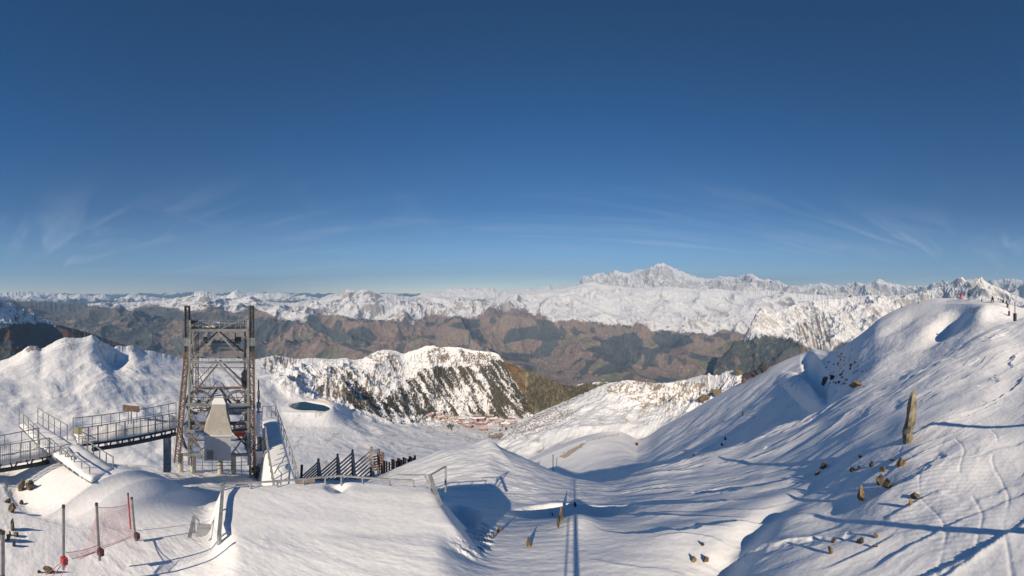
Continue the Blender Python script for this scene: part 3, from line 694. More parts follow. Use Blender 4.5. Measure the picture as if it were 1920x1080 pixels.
# ------------------------------------------------------------------ lift tower
def build_tower():
    R0 = 21.5; X0 = 410; a0 = (X0-960)*K
    def T(x, y, w=0):
        da = rad((x-X0)*K); r = (R0+w)/math.cos(da)
        return P(x, y, r)
    # rear points keep the same px so members behind are placed by an own offset instead
    u = Vector((math.cos(rad(a0)), -math.sin(rad(a0)), 0)); wv = Vector((math.sin(rad(a0)), math.cos(rad(a0)), 0))
    def B(x, y, w): return T(x, y, 0)+wv*w
    st, dk, rs, bmn = MATS['galvanised_steel'], MATS['dark_steel'], MATS['rusty_steel'], MATS['painted_beam']
    base = T(410, 872, 0)
    t = empty('lift_tower', base, 'tall grey steel lift tower with two big spoked wheels and a concrete hood', 'lift tower')
    # masts on top corners
    for (xa, xb) in ((347, 354), (469, 475)):
        m = MB()
        for x in (xa, xb): m.bar(T(x, 574), T(x, 660), .09); m.bar(B(x, 574, .5), B(x, 660, .5), .09)
        for k in range(9):
            y = 576+k*9.5; m.bar(T(xa, y), T(xb, y), .07); m.bar(T(xa, y), T(xb, y+9), .04)
        m.box(T((xa+xb)/2, 575)+wv*.25, .34, .6, .12, -rad(a0))
        m.build('mast', dk, t)
        g = MB(); g.box(T((xa+xb)/2, 641)+wv*.2, .42, .5, .55, -rad(a0)); g.box(T((xa+xb)/2, 610)+wv*.2, .3, .4, .8, -rad(a0)); g.build('gearbox', st, t, split=True)
    # main legs
    for (x, ww) in ((356, .125), (465, .125)):
        for w in (0, 2.6):
            MB().bar(B(x, 600, w), B(x-(2 if x < 400 else -1), 872, w), ww, ww*1.1).build('leg', bmn, t)
    # lattice legs (left one leans outward)
    for (xt, xb, yt, yb, m_) in ((350, 331, 655, 868, rs), (472, 474, 655, 895, rs)):
        for dw in (0,):
            m = MB(); n = 30; hw = 4.6
            c = []
            for s in (-1, 1):
                for w in (0, .42):
                    m.bar(B(xt+s*hw*.8, yt, w), B(xb+s*hw, yb, w), .085)
            for k in range(n):
                f0, f1 = k/n, (k+1)/n
                s = 1 if k % 2 else -1
                for w in (0, .42):
                    p = lambda f, q: B(xt+(xb-xt)*f+q*hw, yt+(yb-yt)*f, w)
                    m.bar(p(f0, s), p(f1, -s), .045)
                    if k % 3 == 0: m.bar(p(f0, -1), p(f0, 1), .035)
            m.build('lattice_leg', m_, t)
    # beams
    for (xa, xb, y, h, mm, w) in ((357,465,668,.07,rs,2.6),(357,465,705,.06,rs,2.6),(357,465,778,.07,rs,1.4),(357,465,820,.06,rs,2.6),(350,470,745,.06,rs,0),(357,465,619,.2,bmn,0),(357,465,622,.16,bmn,2.6),(356,466,679,.17,bmn,0),(356,466,684,.13,st,2.6),(362,456,726,.11,rs,0),(365,454,734,.15,bmn,.8),(349,469,757,.22,bmn,-.15),
                                 (350,468,795,.26,rs,.2),(344,384,808,.16,bmn,-.1),(432,468,808,.16,bmn,-.1),(343,470,852,.22,bmn,0),(345,470,851,.16,st,2.6),(345,470,838,.06,rs,1.2)):
        MB().bar(B(xa, y, w), B(xb, y, w), h*.75, h*.85).build('cross_beam', mm, t)
    # side beams front to rear
    for y in (620, 680, 757, 795, 852):
        for x in (356, 465): MB().bar(B(x, y, 0), B(x, y, 2.6), .12).build('side_beam', bmn, t)
    for x in (356, 465):
        for (ya, yb) in ((620,680),(680,740),(740,795),(795,852)):
            MB().bar(B(x, ya, 0), B(x, yb, 2.6), .06).build('side_brace', rs, t); MB().bar(B(x, yb, 0), B(x, ya, 2.6), .06).build('side_brace', bmn, t)
    # diagonals
    for (xa, ya, xb, yb, w, ww, mm) in ((408,627,357,680,0,.14,bmn),(412,627,465,682,0,.14,bmn),(408,630,360,672,2.6,.11,dk),(412,630,462,672,2.6,.11,dk),(408,683,360,740,0,.12,rs),(412,683,470,742,0,.13,bmn),(412,684,462,728,1.6,.09,rs),
            (408,730,385,762,.3,.15,dk),(412,730,436,762,.3,.15,dk),(350,803,384,852,0,.11,bmn),(384,812,356,848,1.6,.09,rs),(466,806,434,852,0,.11,bmn),(434,818,464,850,1.4,.13,dk),(370,852,358,838,1.2,.08,rs),(388,812,357,836,2.6,.08,dk),
            (332,790,350,845,.2,.09,dk),(330,800,347,842,.2,.07,rs),(362,612,380,604,0,.05,dk),(358,598,405,617,0,.05,dk),(414,617,468,592,0,.05,st),(362,640,372,628,1,.07,dk),(375,645,455,655,2.6,.05,dk),(375,655,455,645,2.6,.05,dk),(370,660,452,660,2.6,.06,dk),(380,650,455,650,2.0,.06,dk),
            (358,740,405,690,2.6,.08,bmn),(464,740,415,690,2.6,.08,bmn),(358,795,405,735,2.6,.08,rs),(464,795,415,735,2.6,.08,rs),(358,850,400,800,2.6,.08,bmn),(464,850,420,800,2.6,.08,bmn),
            (362,690,380,735,1.6,.05,rs),(350,757,372,735,0,.06,rs),(470,757,450,735,0,.06,rs),(350,757,372,792,0,.06,rs),(470,757,448,792,0,.06,rs),(358,830,466,826,2.6,.06,rs),(356,640,372,622,0,.07,bmn),(466,640,450,622,0,.07,bmn),(357,700,366,682,0,.05,rs),(466,700,457,682,0,.05,rs),
            (338,852,356,800,1.5,.06,rs),(334,820,356,760,1.2,.05,rs),(474,852,466,800,1.5,.06,rs),(474,760,466,700,1.0,.05,rs),(345,700,356,650,.8,.05,rs),
            (474,845,500,820,.3,.07,dk),(352,870,392,842,.9,.07,rs),(375,872,405,855,1.2,.08,rs),(415,855,440,875,1.2,.08,bmn),(440,855,455,872,1.6,.06,dk)):
        MB().bar(B(xa, ya, w), B(xb, yb, w), ww*.85).build('brace', mm, t)
    # top service platform with handrail
    pf = MB(); pf.box(T(410, 616)+wv*1.3, T(462, 616).__sub__(T(358, 616)).length, 2.4, .06, -rad(a0)); pf = pf.build('service_platform', MATS['dark_steel'], t)
    hr = MB()
    for w in (.1, 2.5):
        for y in (606, 611): hr.bar(B(362, y, w), B(462, y, w), .035)
        for k in range(11): hr.bar(B(362+k*10, 606, w), B(362+k*10, 616, w), .035)
    hr.build('handrail', st, t)
    sn = MB(); sn.box(T(385, 615)+wv*.8, 1.3, .8, .14, -rad(a0)); sn.box(T(404, 612)+wv*1.5, .5, .5, .3, -rad(a0)); sn.box(T(468, 640)+wv*.3, .12, .3, 1.5, -rad(a0)); sn.build('snow_crust', MATS['snow_patch'], t, split=True)
    # hanging boxes with equipment
    e = MB(); e.box(T(449, 643)+wv*1.8, .45, .35, .3, -rad(a0)); e.bar(B(444, 630, 1.8), B(444, 652, 1.8), .05); e.box(T(383, 643)+wv*1.8, .3, .3, .3, -rad(a0)); e.box(T(360, 605)+wv*.6, .7, .5, .25, -rad(a0)); e.build('control_box', dk, t, split=True)
    # ladder
    l = MB()
    for x in (365.5, 370): l.bar(B(x, 622, .9), B(x, 748, .9), .045)
    for k in range(30): l.bar(B(365.5, 624+k*4.2, .9), B(370, 624+k*4.2, .9), .03)
    l.build('ladder', rs, t)
    # wheels
    for x in (372, 447):
        c = T(x, 757)+wv*.25; RW = 22*rad(K)*R0*1.13
        rim = MB(); n = 40
        for k in range(n):
            a, b = 2*math.pi*k/n, 2*math.pi*(k+1)/n
            p = lambda q, rr, w: c+u*(rr*math.cos(q))+Vector((0, 0, rr*math.sin(q)))+wv*w
            for w in (-.07, .07): rim.bar(p(a, RW, w), p(b, RW, w), .11, .07)
            rim.bar(p(a, RW*.93, 0), p(b, RW*.93, 0), .1, .12)
        rm = rim.build('wheel', st, t)
        sp = MB()
        for k in range(8):
            a = 2*math.pi*k/8+.2; sp.bar(c, c+u*(RW*.95*math.cos(a))+Vector((0, 0, RW*.95*math.sin(a))), .075, .05)
        sp.build('spokes', bmn, rm)
        h2 = MB(); h2.bar(c-wv*.2, c+wv*.25, .3, .3, 16); h2.build('hub', dk, rm)
    for x, sgn in ((359, 1), (456, -1)):   # lower small sheaves, seen as part arcs
        c = T(x, 806)+wv*.15; m = MB(); n = 20; RW = .62
        for k in range(n):
            a, b = math.pi*k/n, math.pi*(k+1)/n
            p = lambda q: c+u*(RW*math.cos(q))+Vector((0, 0, RW*math.sin(q)))
            m.bar(p(a), p(b), .1, .1)
        for k in range(1, 4):
            a = math.pi*k/4; m.bar(c, c+u*(RW*math.cos(a))+Vector((0, 0, RW*math.sin(a))), .06)
        m.build('guide_sheave', st, t)
    # concrete hood and metal housing
    f = -.9
    hb = MB()
    prof = [(383,806),(384,798),(388,787),(393,775),(396,764),(398,755)]
    prof_r = [(434,806),(433,798),(430,789),(426,777),(424,766),(423,755)]
    pts = []; faces = []
    n = len(prof)
    for i in range(n):
        dep = f+ (i/(n-1))*.55
        pts += [T(*prof[i])+wv*dep, T(*prof_r[i])+wv*dep, T(prof_r[i][0], prof_r[i][1])+wv*1.3, T(prof[i][0], prof[i][1])+wv*1.3]
    for i in range(n-1):
        o = i*4
        for k in range(4): faces.append((o+k, o+(k+1) % 4, o+4+(k+1) % 4, o+4+k))
    faces += [(0, 1, 2, 3), (n*4-4, n*4-3, n*4-2, n*4-1)]
    hb.poly(pts, faces); hood = hb.build('concrete_hood', MATS['concrete'], t)
    sc = MB(); i0 = (398, 755); 
    q = [T(397.5, 755)+wv*(f+.5), T(423.5, 755)+wv*(f+.5), T(423.5, 755)+wv*1.35, T(397.5, 755)+wv*1.35]
    zt = Vector((0, 0, .36)); cen = sum(q, Vector())/4
    q2 = [cen+(p-cen)*.62+zt for p in q]
    sc.poly(q+q2, [(0,1,2,3),(4,5,6,7),(0,1,5,4),(1,2,6,5),(2,3,7,6),(3,0,4,7)]); scn = sc.build('snow_cap', MATS['snow_patch'], hood)
    hs = MB(); wd = (T(432, 830)-T(384, 830)).length; a_ = T(408, 853)+wv*.2; b_ = T(408, 808)+wv*.2
    hs.box((a_+b_)/2, wd, 2.2, b_.z-a_.z, -rad(a0)); hb_ = hs.build('housing', MATS['sheet_metal'], t)
    hl = MB(); hl.box(b_+Vector((0, 0, .03)), wd+.12, 2.34, .07, -rad(a0)); hl.build('housing_trim', MATS['snow_patch'], hb_)
    vt = MB()
    for k in range(5): vt.box(T(390+k*2.4, 842)+wv*-.93, .03, .03, .75, -rad(a0))
    vt.build('vent', MATS['rusty_steel'], hb_)
    # orange bucket
    ob = MB()
    n = 14
    c = T(452, 816)+wv*.6
    pts = []; faces = []
    for j, (rr, zz) in enumerate(((.55, .16), (.53, -.02), (.38, -.28))):
        for k in range(n): pts.append(c+u*(rr*math.cos(2*math.pi*k/n))+wv*(rr*.7*math.sin(2*math.pi*k/n))+Vector((0, 0, zz)))
    for j in range(2):
        for k in range(n): faces.append((j*n+k, j*n+(k+1) % n, (j+1)*n+(k+1) % n, (j+1)*n+k))
    faces += [tuple(range(n)), tuple(range(2*n, 3*n))]
    ob.poly(pts, faces); ob.box(T(441, 803)+wv*.6, .1, .1, .3, -rad(a0)); ob.build('orange_bucket', MATS['orange_paint'], t)
    # footing cylinders
    for x in (338, 362, 413, 438):
        MB().bar(B(x, 853, .2), B(x, 890, .2), .34, .38, 14).build('footing', MATS['concrete'], t)
    lr = MB()
    for y in (862, 868): lr.bar(B(344, y, -.3), B(470, y, -.3), .035)
    for k in range(8): lr.bar(B(344+k*18, 853, -.3), B(344+k*18, 884, -.3), .04)
    lr.build('lower_rail', st, t)
    # heap of cogs on the right of the frame, cables
    cg = MB(); c = T(459, 716)+wv*.5
    for k in range(4): cg.bar(c+Vector((0, 0, -.5+.3*k)), c+wv*.12+Vector((0, 0, -.5+.3*k)), .42, .42, 12)
    cg.box(c+wv*.05, .12, .12, 1.4, -rad(a0)); cg.build('pulley_stack', dk, t)
    cb = MB()
    for (xa, ya, xb, yb) in ((345,660,322,868),(349,640,340,868),(383,690,386,735),(390,690,395,728),(478,640,481,880),(463,640,470,720),(468,660,468,885),(399,690,402,728)):
        cb.bar(B(xa, ya, .2), B(xb, yb, .2), .022, None, 5)
    cb.build('cables', rs, t)
    # rooflike sheet behind lower right wheel (blue shade)
    sh = MB(); sh.box(T(448, 787)+wv*2.2, 1.5, 1.2, .5, -rad(a0)); sh.box(T(368, 782)+wv*2.2, 1.3, 1.2, .3, -rad(a0)); sh.build('snow_on_girders', MATS['snow_patch'], t, split=True)
    # -------- access block to the right of the tower
    s = empty('access_platform', T(488, 890), 'snow crusted steel access platform and stair frame right of the lift tower', 'platform')
    fr = MB()
    for (x, ya, yb) in ((486,765,900),(500,800,905),(478,838,905),(508,850,905),(493,830,905)): fr.bar(B(x, ya, .5), B(x, yb, .5), .10)
    fr.bar(B(478, 880, .4), B(508, 880, .4), .12); fr.bar(B(478, 852, .4), B(508, 850, .4), .07); fr.bar(B(470, 885, 0), B(512, 868, 0), .05)
    fr.bar(B(478, 900, .4), B(508, 858, .4), .05); fr.build('frame', MATS['galvanised_steel'], s)
    k1 = MB(); k1.box(T(488, 885)+wv*.3, 1.2, .5, .18, -rad(a0)); k1.box(T(486, 895)+wv*.3, .5, .4, .5, -rad(a0)); k1.build('cabinet', MATS['rusty_steel'], s, split=True)
    k2 = MB(); k2.box(T(487, 862)+wv*.5, .5, .4, 1.1, -rad(a0)); k2.box(T(488, 800)+wv*.5, .38, .35, 1.9, -rad(a0)); k2.box(T(496, 876)+wv*.5, .7, .5, .14, -rad(a0)); k2.build('snow_crust', MATS['snow_patch'], s, split=True)
    k3 = MB(); k3.box(T(488.5, 838)+wv*.6, .22, .22, 2.9, -rad(a0)); k3.build('black_post', dk, s, split=True)
    k4 = MB(); k4.box(T(492, 903)+wv*.2, .35, .3, .8, -rad(a0)); k4.build('wooden_post', MATS['old_wood'], s)
    # black antenna
    p = empty('antenna_pole', T(487, 790), 'slim black antenna pole right of the lift tower', 'antenna')
    MB().bar(B(487, 717, .6), B(487, 800, .6), .09, .13, 10).build('pole', dk, p)
    MB().box(T(487, 745)+wv*.6, .16, .16, .6, -rad(a0)).box(T(487, 765)+wv*.6, .28, .22, .4, -rad(a0)).build('antenna_box', st, p, split=True)

def rail_set(parent, pts, h, nper, m, mids=(.5,), w=.05, infill=None, cap=.045):
    """pts: world points of the top rail; posts go down by h"""
    tb = MB()
    for a, b in zip(pts[:-1], pts[1:]): tb.bar(a, b, cap, cap)
    tb.build('top_rail', m, parent)
    mb = MB()
    for f in mids:
        for a, b in zip(pts[:-1], pts[1:]): mb.bar(a-Vector((0, 0, h*f)), b-Vector((0, 0, h*f)), w*.5)
    mb.build('mid_rail', m, parent)
    for i, (a, b) in enumerate(zip(pts[:-1], pts[1:])):
        for k in range(nper+(1 if i == len(pts)-2 else 0)):
            p = a.lerp(b, k/nper); MB().bar(p, p-Vector((0, 0, h)), w*.85).build('post', m, parent)
    if infill:
        mf = MB()
        for a, b in zip(pts[:-1], pts[1:]):
            n = max(2, int((b-a).length/.09))
            for k in range(n):
                p = a.lerp(b, k/n); mf.bar(p-Vector((0, 0, h*.06)), p-Vector((0, 0, h)), .014)
        mf.build('mesh_infill', infill, parent)

def slab(parent, quad, th, m, name):
    d = Vector((0, 0, th)); MB().poly([*quad, *[q-d for q in quad]], [(0,1,2,3),(4,5,6,7),(0,1,5,4),(1,2,6,5),(2,3,7,6),(3,0,4,7)]).build(name, m, parent)
def drift(parent, quad, hgt, m, name='snow_cover', n=24, k=8, s=0, thick=.12):
    """snow lying on a quad: a->b long side, d->c other side"""
    a, b, c, d = quad; bm = bmesh.new(); V_ = []
    for i in range(n+1):
        row = []
        for j in range(k+1):
            f, g = i/n, j/k
            p = a.lerp(b, f).lerp(d.lerp(c, f), g)
            e = min(1, 6*min(g, 1-g, f*3, (1-f)*3)+.0)
            z = thick*.3+hgt*e*(.65+.8*float(fbm(np.array([p.x/1.4+s]), np.array([p.y/1.4]), 3, 5)[0]))
            row.append(bm.verts.new(p+Vector((0, 0, max(.02, z)))))
        V_.append(row)
    for i in range(n):
        for j in range(k): bm.faces.new((V_[i][j], V_[i+1][j], V_[i+1][j+1], V_[i][j+1]))
    r = bmesh.ops.extrude_face_region(bm, geom=list(bm.faces)); bmesh.ops.translate(bm, vec=(0, 0, -thick*.5-.1), verts=[v for v in r['geom'] if isinstance(v, bmesh.types.BMVert)])
    x = MB(); x.bm.free(); x.bm = bm; x.build(name, m, parent, True)

def build_walkways():
    st, dk = MATS['galvanised_steel'], MATS['dark_steel']
    ZR = -7.2; H = 1.05
    dz = Vector((0, 0, H))
    # ---- footbridge to the tower
    f0, f1, f2 = PZ(148,803,ZR), PZ(250,787,ZR), PZ(330,774,ZR); b0, b1 = PZ(137,784,ZR), PZ(330,755,ZR)
    t = empty('footbridge', f0-dz, 'long snow covered footbridge with wire mesh railings leading to the lift tower', 'footbridge', 'snowy footbridges')
    rail_set(t, [f0, f1, f2], H, 6, st, (.5,), .06, MATS['grey_net'])
    rail_set(t, [b0, b1], H, 12, st, (.5,), .05)
    slab(t, [f0-dz, f2-dz, b1-dz, b0-dz], .10, dk, 'deck')
    drift(t, [(f0-dz).lerp(b0-dz, .05), (f2-dz).lerp(b1-dz, .05), b1-dz, b0-dz], .5, MATS['snow_patch'], s=3)
    g = MB(); off = Vector((0, 0, H+.38))
    g.bar(f0.lerp(f2, .12)-off, f2-off, .14, .2); g.bar(b0-off, b1-off, .12, .16); g.build('girder', dk, t)
    for k in range(8):
        p = f0.lerp(f2, .14+k*.115); m = MB(); q = (b0.lerp(b1, .14+k*.115))
        m.bar(p-dz-Vector((0, 0, .05)), p-off+(f2-f0)*.02, .06); m.bar(p-dz-Vector((0, 0, .05))+(f2-f0)*.05, p-off+(f2-f0)*.03, .06); m.bar(p-off, q-off, .06); m.build('bracket', dk, t)
    c = f0.lerp(f2, .83)-off
    z1 = P(283, 868, math.hypot(c.x, c.y)).z
    MB().box(Vector((c.x, c.y, (c.z+z1)/2-.3))+Vector((.15,.3,0)), .42, .42, c.z-z1+.6, rad(55)).build('support_column', MATS['pole_grey'], t)
    # ---- left footbridge
    l0, l1 = PZ(-60,842,ZR), PZ(92,821,ZR); k0, k1 = PZ(-60,826,ZR), PZ(71,803,ZR)
    t = empty('footbridge', l1-dz, 'footbridge with mesh railing entering at the left edge above the rocks', 'footbridge', 'snowy footbridges')
    rail_set(t, [l0, l1], H, 8, st, (.5,), .06, MATS['grey_net']); rail_set(t, [k0, k1], H, 4, st, (.5,), .05)
    slab(t, [l0-dz, l1-dz, k1-dz, k0-dz], .10, dk, 'deck'); drift(t, [l0-dz, l1-dz, k1-dz, k0-dz], .3, MATS['snow_patch'], s=9)
    MB().bar(l0-off, l1-off, .13, .18).build('girder', dk, t)
    for k in range(5):
        p = l0.lerp(l1, .1+k*.2); MB().bar(p-dz, p-off+(l1-l0)*.03, .06).bar(p-dz+(l1-l0)*.09, p-off+(l1-l0)*.05, .06).build('bracket', dk, t)
    # ---- sloping ramp crossing between them
    A, Bp = PZ(36,769,ZR), PZ(73,803,ZR); C_, D_ = PZ(71,765,ZR), PZ(126,797,ZR)
    t = empty('ramp', PZ(105,812,ZR), 'trampled snow ramp with steel railings crossing between the two footbridges', 'ramp')
    rail_set(t, [A, Bp], H, 4, st, (.5,), .05); rail_set(t, [C_, D_], H, 5, st, (.5,), .05)
    slab(t, [A-dz, Bp-dz, D_-dz, C_-dz], .12, dk, 'deck'); drift(t, [A-dz, Bp-dz, D_-dz, C_-dz], .2, MATS['snow_patch'], s=14)
    E0, E1 = PZ(93,821,ZR), P(129,850,13.8); E1b = P(131,868,13.4)
    rail_set(t, [E0, P(134,857,13.7)], H, 4, st, (.5,), .05)
    rail_set(t, [P(115,834,14.6), P(168,874,12.4)], .95, 4, st, (.5,), .05)
    rail_set(t, [PZ(154,820,ZR), P(212,857,13.4)], H, 5, st, (.5,), .05)
    q = [P(97,852,14.9), P(172,905,11.8), P(218,884,13.2), P(150,836,15.8)]
    slab(t, q, .14, dk, 'stair_deck'); drift(t, q, .22, MATS['snow_patch'], s=22, thick=.3)
    q2 = [PZ(60,835,-8.25), PZ(100,850,-8.25), PZ(160,835,-8.25), PZ(128,815,-8.25)]
    drift(t, [l1-dz, f0-dz, b0-dz, k1-dz], .16, MATS['snow_patch'], s=5); slab(t, [l1-dz, f0-dz, b0-dz, k1-dz], .15, dk, 'landing')
    # yellow sign
    s = empty('notice_board', PZ(150,815,-7.8), 'small pale yellow notice board on the railing where the footbridges meet', 'sign')
    c = PZ(151,807,-7.5); MB().box(c+Vector((.1,-.15,0)), .42, .03, .36, rad(60)).build('board', MATS['yellow_sign'], s)
    MB().bar(c+Vector((.1,-.13,-.5)), c+Vector((.1,-.13,.15)), .04).build('post', st, s)
    # dark board further on the back rail
    s = empty('roof_board', PZ(245,768,-7.0), 'brown tilted board behind the far railing of the footbridge', 'board')
    c = PZ(246,766,-6.9); MB().box(c, 1.0, .06, .38, rad(50)).build('panel', MATS['rusty_steel'], s); MB().bar(c, c-Vector((0, 0, 1.2)), .06).build('post', st, s)
    # ---- snow ramp right of tower, with two railings
    t = empty('side_walkway', P(540,890,22), 'snow filled walkway with steel railings running from right of the tower towards the terrace', 'walkway')
    rL = [P(498,800,22), P(505,850,20), P(514,902,18.4)]; rT = [P(492,762,27), P(517,761,27)]; rR = [P(517,761,27), P(528,790,25), P(548,848,21), P(561,893,19)]
    rail_set(t, rL, 1.0, 4, st, (.5,), .06); rail_set(t, rT, 1.0, 3, st, (.5,), .05); rail_set(t, rR, 1.0, 4, st, (.5,), .05)
    #q = [rL[0]-Vector((0,0,1)), rL[2]-Vector((0,0,1)), rR[3]-Vector((0,0,1)), P(519,766,27)-Vector((0,0,1))]

def build_terrace_rail():
    st = MATS['galvanised_steel']
    t = empty('terrace_railing', PZ(418,1000,-6.9), 'steel railing of the snow filled terrace almost buried along its front edge', 'railing')
    zr = -6.72
    front = [PZ(x, y, zr) for x, y in ((417,906),(470,905),(520,902),(570,898),(610,894),(640,892),(680,895),(730,899),(775,901))]
    m = MB()
    for a, b in zip(front[:-1], front[1:]): m.bar(a, b, .05, .07)
    m.build('front_rail', st, t)
    m = MB()
    for f in front: m.bar(f, f-Vector((0,0,1.0)), .045)
    m.build('rail_post', st, t, split=True)
    a, b = PZ(418,906,zr), PZ(411,1002,zr-.15)
    MB().bar(a, b, .10, .08).build('left_rail', st, t)
    m = MB(); m.bar(a, a-Vector((0,0,1.1)), .08); m.bar(b, b-Vector((0,0,.8)), .08); m.bar(a.lerp(b, .5), a.lerp(b, .5)-Vector((0,0,1)), .06); m.build('rail_post', st, t, split=True)
    # plank on the front rail
    m = MB(); m.bar(PZ(556,902,zr-.1), PZ(590,901,zr-.1), .05, .16); m.build('plank', MATS['old_wood'], t)
    m = MB(); m.bar(PZ(442,908,zr-.12), PZ(465,908,zr-.12), .04, .14); m.build('small_plate', st, t)
    # right end
    t2 = empty('terrace_railing', PZ(812,893,-6.6), 'right hand corner of the terrace railing with a thick sloping end rail', 'railing')
    c = PZ(806,891,-6.35)
    MB().bar(PZ(745,890,-6.35), c, .04, .05).build('top_rail', st, t2)
    MB().bar(c, PZ(826,946,-6.75), .11, .09).build('end_rail', st, t2)
    MB().bar(c, c-Vector((0,0,1.4)), .08).bar(PZ(797,893,-6.4), c-Vector((0,0,.5)), .05).bar(c, c+Vector((.35,.75,0)), .05).bar(c+Vector((.35,.75,0)), c+Vector((.35,.75,-1.2)), .06).build('brace', st, t2)
    # small side gate
    t3 = empty('side_gate', PZ(358,1005,-8), 'short grey metal gate frame leaning in the snow left of the terrace', 'gate')
    g0, g1 = P(364,968,9.0), P(355,1008,8.0)
    MB().bar(g0, g1, .09, .07).bar(g0, g0-Vector((0,0,1.0)), .05).bar(g0, P(373,976,9.3), .05).bar(P(373,976,9.3), P(371,1000,9.2), .04).build('frame', st, t3)
    pa, pb, pc, pd = P(370,980,9.4), P(411,984,9.6), P(411,1004,8.9), P(368,1004,8.6)
    slab(t3, [pa, pb, pc, pd], .06, MATS['sheet_metal'], 'panel')

def build_fences():
    wd, ow = MATS['dark_wood'], MATS['old_wood']
    G = 'slatted snow fence panels behind the terrace'
    posts = [(566,874,906,28),(597,867,908,28.5),(633,858,908,29),(661,850,908,29.5),(696,845,905,30)]
    names = ['short leaning end panel, leftmost of the slatted snow fence behind the terrace', 'second slatted snow fence panel from the left behind the terrace', 'third slatted snow fence panel from the left behind the terrace', 'tallest slatted snow fence panel, rightmost of the slanted ones behind the terrace']
    for i in range(4):
        a, b = posts[i], posts[i+1]
        t = empty('snow_fence', P(b[0], b[2], b[3]), names[i], 'snow fence', G)
        if i == 0: MB().bar(P(a[0], a[1]-2, a[3]), P(a[0]-2, a[2]+6, a[3]), .22).build('post', wd, t)
        MB().bar(P(b[0], b[1]-7, b[3]), P(b[0], b[2]+4, b[3]), .16).build('post', ow, t)
        MB().bar(P(b[0]+1, b[1], b[3]-.2), P(b[0]+6, b[2]+2, b[3]-1.2), .2, .1).build('brace', MATS['pole_grey'], t)
        hgt = (b[2]-b[1]); n = 8
        for k in range(n):
            y1 = b[1]+k*hgt/n*1.0; y0 = y1+min(34, (b[0]-a[0])*.82)
            MB().bar(P(a[0]+1, y0, a[3]), P(b[0]-1, y1, b[3]), .05, .15).build('slat', MATS['pole_grey'] if k % 3 else ow, t)
    t = empty('snow_fence', P(700,885,30), 'upright slatted snow fence with three rusty posts', 'snow fence', G)
    for x, ya, yb in ((696,846,880),(710,842,886),(716.5,848,888)): MB().bar(P(x, ya, 30.5), P(x, yb+6, 30.5), .2).build('post', MATS['rusty_steel'], t)
    for k in range(6): MB().bar(P(699,857+k*5,30.4), P(716,853+k*5.2,30.4), .06, .15).build('slat', wd, t)
    MB().bar(P(697,860,30), P(712,888,29), .15, .1).build('brace', ow, t)
    # long row of dark posts running away to the right
    t0 = 0
    xs = [720, 725, 730, 736, 739, 743, 747, 750, 753, 757, 761, 765, 768.5, 772, 775, 778]
    for i, x in enumerate(xs):
        f = (x-720)/58; yt = 864-10*f+(i % 3)*2; yb = 889-24*f; r = 31+9*f
        t = empty('fence_post', P(x, yb, r), ('dark wooden snow fence post number %d of the row on the drift, counted from the terrace' % (i+1)) if i in () else 'dark wooden post of the half buried snow fence row running over the drift', 'fence post', 'posts of the half buried snow fence')
        MB().bar(P(x, yt, r), P(x, yb+5, r), .13 if i % 3 else .24, .15).build('post', wd, t)
        if i < len(xs)-1:
            x2 = xs[i+1]; m = MB()
            for q in range(3): m.bar(P(x, yt+5+q*5, r), P(x2, yt+4.4+q*5, r+9*(x2-x)/58), .05, .06)
            m.build('slats', ow, t)

